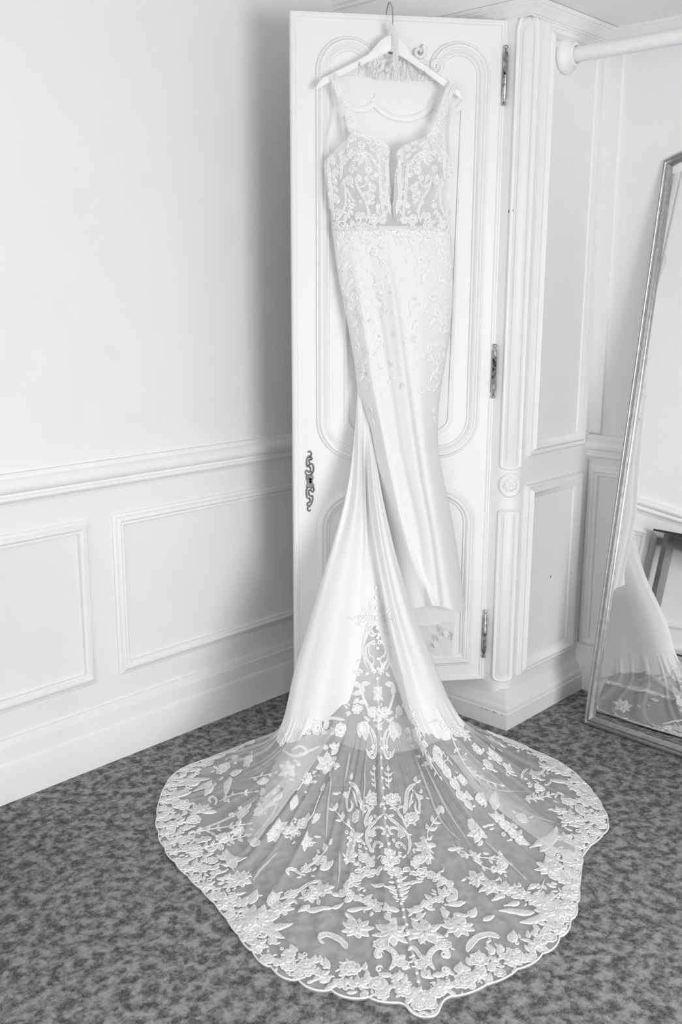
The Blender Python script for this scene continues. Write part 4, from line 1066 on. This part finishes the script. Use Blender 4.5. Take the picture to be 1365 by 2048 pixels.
# small leaves and loops that fill the border between the larger flowers
L = T(); t = .6
while t < 12.7:
    a_ = train_pt(t, 6); b_ = train_pt(min(13, t + .01), 6); spd = max(.02, (b_ - a_).length / .01)
    st = .3 / max(.12, (train_pt(t, 6) - train_pt(t, 5)).length)
    for q in range(3):
        tt = t + random.uniform(-.01, .01) / spd; s_ = 6.005 - st * random.uniform(.0, .30)
        a = edge_px(tt, s_); c = edge_px(tt + random.uniform(-.028, .028) / spd, s_ - st * random.uniform(.03, .11)); L.leaf(a, c, random.uniform(.4, .6))
    if random.random() < .5:
        a = edge_px(t, 6 - st * random.uniform(.08, .3)); L.disc(a, random.uniform(4, 6), ring=random.random() < .5)
    t += .016 / spd
L.c = []; o = L.done('border_lace', TRAIN); o['kind'] = 'stuff'
# point of the hem under the last button
T().band([(812, 2004), (820, 2020), (834, 2030), (848, 2027), (862, 2031), (876, 2022), (884, 2004)], 7).done('lace_scroll', TRAIN)
flower(838, 2012, 14, 8); flower(862, 2010, 13, 8); leaves([(850, 2016, 826, 1994), (850, 2016, 872, 1992), (850, 2012, 850, 1990)], .5)
# seam and covered buttons
b = MB(); rows = []
for u, v in smooth2d([(756, 1362), (758, 1420), (761, 1500), (763, 1560), (769, 1640), (776, 1690), (788, 1742), (803, 1800), (816, 1866), (832, 1930), (842, 1985)], 10):
    h = cast(BT, u, v)
    if h: rows.append([h[0] + h[1] * .0016 + CR * q for q in (-.0035, 0, .0035)])
b.grid(rows); NO_RECALC.add('centre_seam'); b.build('centre_seam', 'tulle_bodice', TRAIN, True)
BTN = [(752, 1176), (752, 1196), (753, 1217), (753, 1236), (754, 1257), (755, 1276), (755, 1297), (756, 1318), (756, 1337), (755, 1357), (756, 1378), (756, 1398), (757, 1418), (759, 1437), (760, 1458), (760.6, 1478), (760.6, 1497), (760.6, 1516), (762, 1537), (763, 1557), (765, 1577), (766, 1596), (768, 1618), (769, 1637), (773, 1655), (774.5, 1673), (776, 1689), (778.6, 1703), (782, 1716), (785, 1730), (788, 1742), (792, 1752), (796.5, 1764), (798, 1776), (803, 1792), (803, 1810), (807, 1822), (808, 1837), (814, 1852), (816, 1868), (821, 1881), (822, 1899), (827, 1914), (832, 1929), (834, 1949), (837, 1966), (842, 1983), (846, 2000), (854, 2019)]
for u, v in BTN:
    h = cast(BT, u, v)
    if h is None: continue
    r = 3.6 * (h[0] - CAM).dot(FW) / FPX
    b = MB(); b.lathe(h[0] + h[1] * .002, h[1], [(r * .7, 0), (r, r * .25), (r, r * .5), (r * .8, r * .85), (r * .4, r * 1.02), (.0002, r * 1.06)], 14); b.build('button', 'button', TRAIN, True)
# soft rolls where the tulle doubles over itself
for A_, B_ in (([(575, 1484), (545, 1545), (515, 1615), (488, 1674)], [(672, 1452), (624, 1528), (568, 1610), (516, 1690)]), ([(930, 1512), (1000, 1585), (1080, 1640), (1160, 1694)], [(898, 1512), (962, 1594), (1050, 1664), (1146, 1730)])):
    a_, c_ = smooth2d(A_, 9), smooth2d(B_, 9); rows = []
    for i in range(len(a_)):
        r = []
        for j in range(9):
            q = j / 8; h = cast(BT, lerp(a_[i][0], c_[i][0], q), lerp(a_[i][1], c_[i][1], q))
            if h is None: break
            e = min(1, 4 * i / len(a_)) * min(1, 4 * (1 - i / (len(a_) - 1)) + .1)
            r.append(h[0] + h[1] * (.0065 + .012 * e * sin(pi * q) ** .7))
        if len(r) == 9: rows.append(r)
    if len(rows) > 2:
        b = MB(); b.grid(rows); NO_RECALC.add('tulle_fold'); b.build('tulle_fold', 'tulle', TRAIN, True)
# fine radial pleats pinched in the tulle
PLE = [[(672, 1508), (660, 1560), (655, 1620), (652, 1690)], [(730, 1525), (727, 1580), (726, 1640)], [(680, 1700), (678, 1735), (676, 1770)], [(826, 1500), (850, 1560), (880, 1640), (930, 1690)], [(838, 1500), (866, 1560), (900, 1630), (938, 1686)], [(968, 1680), (1010, 1720), (1060, 1766)], [(560, 1590), (540, 1640), (500, 1680)], [(520, 1590), (470, 1630), (380, 1668)], [(930, 1545), (990, 1580), (1050, 1584)], [(1000, 1600), (1060, 1630), (1120, 1650)], [(560, 1700), (520, 1740), (505, 1764)], [(700, 1500), (694, 1540), (690, 1580)]]
for P in PLE:
    b = MB(); q = smooth2d(P, 8); H = [h for h in (cast(BT, *p) for p in q) if h]
    if len(H) < 3: continue
    rows = []
    for i, (p, n) in enumerate(H):
        d = (H[min(i + 1, len(H) - 1)][0] - H[max(0, i - 1)][0]).normalized(); y = n.cross(d); k = sin(pi * i / (len(H) - 1)) ** .6
        w = .0042 * k + .0003
        rows.append([p + y * w + n * .0015, p + y * (w * .3) + n * (.006 * k), p - y * (w * .6) + n * (.004 * k), p + y * (w * .5) + n * .002])
    b.grid(rows); NO_RECALC.add('tulle_pleat'); b.build('tulle_pleat', 'tulle_bodice', TRAIN, True)

# sprigs that knit the larger train motifs together
L = T()
for bv, c in list(SEQ):
    if bv is not BT: continue
    for k in range(4):
        a = random.uniform(0, 6.28); r = random.uniform(9, 24); p = (c[0] + r * cos(a), c[1] + r * .7 * sin(a)); q = a + random.uniform(-.8, .8); l = random.uniform(8, 15)
        L.leaf(p, (p[0] + l * cos(q), p[1] + l * .7 * sin(q)), random.uniform(.36, .52))
    if random.random() < .4: L.disc((c[0] + random.uniform(-20, 20), c[1] + random.uniform(-12, 12)), random.uniform(3.5, 5), ring=random.random() < .4)
o = L.done('lace_ground', TRAIN); o['kind'] = 'stuff'
# -- bodice lace, mirrored about the plunge
def BL(name='lace_scroll', side=0): return Lace(BB)
def bm_(p): return (1574 - p[0] + (0 if p[0] > 700 else -2), p[1])
def bod(fn, pts_list, name):
    for sg in (0, 1):
        L = Lace(BB); fn(L, (lambda p: p) if sg == 0 else bm_); L.done(name, CUPL if sg == 0 else CUPR)
for u, v, r, n in ((699, 361, 10, 8), (705, 338, 8, 7), (738, 339, 10, 7), (748, 439, 11, 6), (724, 290, 9, 7), (772, 305, 8, 7), (770, 320, 6, 6), (718, 268, 8, 7), (745, 284, 8, 7), (664, 320, 9, 7), (672, 345, 8, 7), (668, 396, 9, 7), (676, 424, 8, 7), (772, 372, 7, 6), (774, 405, 8, 7), (765, 440, 9, 7), (720, 452, 10, 7), (692, 456, 9, 7), (672, 452, 8, 7), (745, 376, 9, 7), (743, 394, 8, 6), (690, 318, 8, 7), (758, 296, 8, 7), (704, 278, 8, 7), (776, 342, 6, 6)):
    bod(lambda L, f: L.rose(f((u, v)), r, n), None, 'lace_flower')
for pts, w in (([(710, 352), (716, 375), (726, 392), (732, 404), (737, 427), (732, 446)], 5), ([(689, 363), (692, 392), (689, 416), (673, 446)], 5), ([(716, 375), (728, 372), (736, 362)], 3), ([(734, 398), (742, 404), (750, 403)], 3), ([(712, 404), (704, 398), (698, 386), (694, 376)], 4), ([(776, 318), (774, 340), (776, 362), (773, 384), (778, 410), (781, 430)], 8), ([(692, 262), (712, 262), (735, 274), (760, 286), (778, 296)], 9), ([(757, 320), (760, 350), (762, 385), (766, 420), (768, 450)], 6), ([(656, 322), (660, 360), (664, 400), (670, 440)], 7), ([(680, 300), (684, 330), (682, 360)], 5), ([(720, 300), (740, 310), (752, 330)], 5)):
    bod(lambda L, f: L.band([f(p) for p in pts], w, beads=w > 6), None, 'lace_scroll')
for u, v, r in ((705, 411, 6), (685, 448, 9), (757, 412, 5), (730, 310, 6), (752, 350, 5)):
    bod(lambda L, f: L.spiral(f((u, v)), r, 1.0, 1.5, 1, 2.6), None, 'lace_scroll')
for l in ((724, 312, 704, 322), (726, 312, 716, 332), (730, 312, 742, 330), (728, 306, 708, 304), (732, 316, 736, 332), (712, 300, 700, 314), (706, 296, 694, 312), (714, 348, 724, 366), (736, 350, 731, 364), (738, 362, 744, 378), (738, 380, 733, 396), (742, 410, 750, 404), (692, 424, 700, 438), (696, 420, 708, 430), (718, 424, 712, 442), (721, 424, 722, 444), (724, 424, 732, 440), (690, 430, 690, 446), (672, 370, 668, 352), (676, 384, 668, 372), (680, 396, 672, 410), (684, 372, 690, 356), (764, 360, 756, 346), (764, 380, 772, 392), (766, 404, 758, 392), (768, 430, 776, 418), (752, 420, 760, 430), (686, 340, 678, 326), (676, 310, 690, 300), (752, 306, 764, 318), (748, 318, 756, 334), (740, 296, 752, 304), (700, 440, 712, 452), (742, 452, 756, 458), (660, 340, 656, 356), (660, 372, 666, 386), (666, 412, 660, 424), (672, 434, 680, 446)):
    bod(lambda L, f: L.leaf(f(l[:2]), f(l[2:]), .48), None, 'lace_leaf')
def scatter(bv, name, par, n, rng, r0, r1):
    L = Lace(bv)
    for k in range(n):
        p = rng()
        if p is None: continue
        a = random.uniform(0, 6.28); r = random.uniform(r0, r1)
        if random.random() < .72: L.leaf(p, (p[0] + r * 1.6 * cos(a), p[1] + r * 1.6 * sin(a)), random.uniform(.35, .55))
        elif random.random() < .5: L.disc(p, r * .5, ring=random.random() < .5)
        else: L.rose(p, r * .75, 6)
    L.c = L.c[::2]; o = L.done(name, par); o['kind'] = 'stuff'; return o
def rng_cup(sg):
    def f():
        u, v = random.uniform(655, 780), random.uniform(264, 460)
        d = min(abs(u - 778), abs(u - 660), abs(v - 455), abs(v - (262 + max(0, u - 715) * .5)))
        if random.random() > max(.22, 1 - d / 26): return None
        return (u, v) if sg == 0 else bm_((u, v))
    return f
scatter(BB, 'lace_ground', CUPL, 340, rng_cup(0), 4, 8); scatter(BB, 'lace_ground', CUPR, 340, rng_cup(1), 4, 8)
# straps: herringbone of small leaves
for P, par in (([(667, 152), (673, 165), (684, 195), (697, 228), (706, 258)], STL), ([(908, 168), (900, 181), (891, 205), (882, 232), (875, 258)], STR)):
    Q = smooth2d(P, 5)
    for i in range(1, len(Q) - 2):
        d = Vector((Q[i + 1][0] - Q[i - 1][0], Q[i + 1][1] - Q[i - 1][1])).normalized(); n = Vector((-d.y, d.x))
        for sg in (1, -1):
            a = (Q[i][0] + n.x * sg, Q[i][1] + n.y * sg)
            Lace(BB).leaf(a, (a[0] - d.x * 9 + n.x * sg * 8, a[1] - d.y * 9 + n.y * sg * 8), .5).done('lace_leaf', par)
    Lace(BB).rose(Q[-4], 8, 7).done('lace_flower', par); Lace(BB).rose(Q[-9], 6, 6).done('lace_flower', par)
# hips: beaded motifs fading down the skirt
def K(u, v, r, n=7): Lace(BS).rose((u, v), r, n).done('lace_flower', SKIRT)
for f in ((794, 466, 11), (750, 505, 9), (721, 587, 10), (717, 629, 9), (736, 703, 10), (842, 520, 9), (882, 556, 9), (864, 593, 10), (875, 626, 9), (858, 695, 10), (700, 478, 10), (730, 480, 9), (768, 486, 9), (826, 482, 9), (856, 476, 10), (884, 484, 10), (690, 512, 9), (706, 546, 9), (700, 600, 8), (712, 664, 8), (724, 736, 8), (888, 520, 8), (892, 592, 8), (884, 660, 9), (876, 724, 8), (868, 820, 8), (742, 820, 8), (680, 470, 9), (768, 526, 8)): K(*f)
for k in range(17): K(669 + 14.2 * k, 463 + 3 * sin(k * 2.1), 8.5 + 1.5 * sin(k * 1.7), 7)
def rng_hip():
    v = 458 + 330 * random.random() ** 1.5; L0_, R0_ = sinterp(SL, v) + 5, sinterp(SR, v) - 5; e = random.random() ** 1.6 * .5
    if v < 500: e = random.random() * .5
    return (lerp(L0_, R0_, e), v) if random.random() < .5 else (lerp(R0_, L0_, e), v)
scatter(BS, 'lace_ground', SKIRT, 330, rng_hip, 4, 8)
for l in ((700, 488, 684, 504), (706, 486, 722, 502), (742, 486, 734, 506), (770, 494, 784, 512), (822, 492, 812, 510), (850, 486, 866, 504), (882, 494, 896, 508), (696, 522, 684, 540), (706, 556, 694, 574), (716, 560, 732, 574), (722, 600, 706, 616), (726, 598, 742, 612), (716, 640, 702, 656), (722, 640, 734, 658), (736, 716, 722, 730), (740, 716, 756, 734), (746, 712, 764, 706), (728, 746, 718, 764), (734, 748, 746, 766), (860, 604, 846, 620), (868, 604, 884, 616), (872, 638, 858, 656), (878, 638, 892, 650), (856, 706, 840, 718), (862, 708, 870, 728), (850, 690, 832, 684), (878, 734, 868, 756), (872, 742, 860, 764), (882, 566, 896, 580), (874, 546, 858, 534), (756, 512, 770, 524), (840, 530, 828, 546), (744, 600, 764, 620), (742, 632, 756, 650), (838, 610, 822, 634), (836, 640, 826, 660), (714, 690, 704, 706), (884, 680, 894, 696), (690, 560, 682, 578), (868, 832, 872, 850), (744, 834, 752, 852)):
    Lace(BS).leaf(l[:2], l[2:], .45).done('lace_leaf', SKIRT)
for P, w in (([(724, 532), (740, 540), (752, 552), (754, 566), (744, 572)], 6), ([(872, 536), (854, 544), (846, 558), (850, 570), (866, 574)], 6), ([(690, 580), (698, 600), (696, 622)], 5), ([(896, 610), (890, 632), (892, 650)], 5), ([(752, 588), (768, 604), (770, 624)], 3), ([(830, 590), (820, 606), (822, 628)], 3), ([(752, 684), (762, 680), (764, 692), (754, 698)], 4), ([(826, 684), (836, 678), (840, 690), (832, 698)], 4)):
    Lace(BS).band(P, w, beads=w > 5).done('lace_scroll', SKIRT)
# lace that shows below the front hem, on the inside of the train
b = MB(); rows = []
for i in range(8):
    rows.append([dpx(lerp(826 + 9 * i / 1.4, 916 - 1.2 * i, j / 12), lerp(1246, 1312, i / 7), .020 + .006 * sin(2.4 * j)) for j in range(13)])
b.grid(rows); INNER = b.build('inner_tulle', 'tulle', DR, True); BI = bvh_of(INNER)
for u, v, r in ((882, 1259, 8), (905, 1272, 9), (892, 1268, 7), (874, 1276, 7), (868, 1290, 6)): Lace(BI).rose((u, v), r, 7).done('lace_flower', INNER)
for l in ((888, 1276, 880, 1294), (890, 1278, 896, 1296), (900, 1284, 914, 1304), (872, 1296, 866, 1308)): Lace(BI).leaf(l[:2], l[2:], .45).done('lace_leaf', INNER)
# sequins caught in the lace
b = MB()
for bv, c in SEQ:
    for k in range(3 if bv is BT else 4):
        if random.random() < .45: continue
        a = (c[0] + random.gauss(0, 5), c[1] + random.gauss(0, 5)); h = cast(bv, *a)
        if h is None: continue
        n = (h[1] + Vector((random.uniform(-.5, .5), random.uniform(-.5, .5), random.uniform(-.5, .5)))).normalized(); e = n.orthogonal().normalized(); f_ = n.cross(e); r = random.uniform(.0010, .0019)
        b.add([h[0] + h[1] * .0055 + (e * cos(q * pi / 3) + f_ * sin(q * pi / 3)) * r for q in range(6)], [(0, 1, 2, 3, 4, 5)])
NO_RECALC.add('sequins'); o = b.build('sequins', 'sequin', DR); o['kind'] = 'stuff'
#@@END
settle()
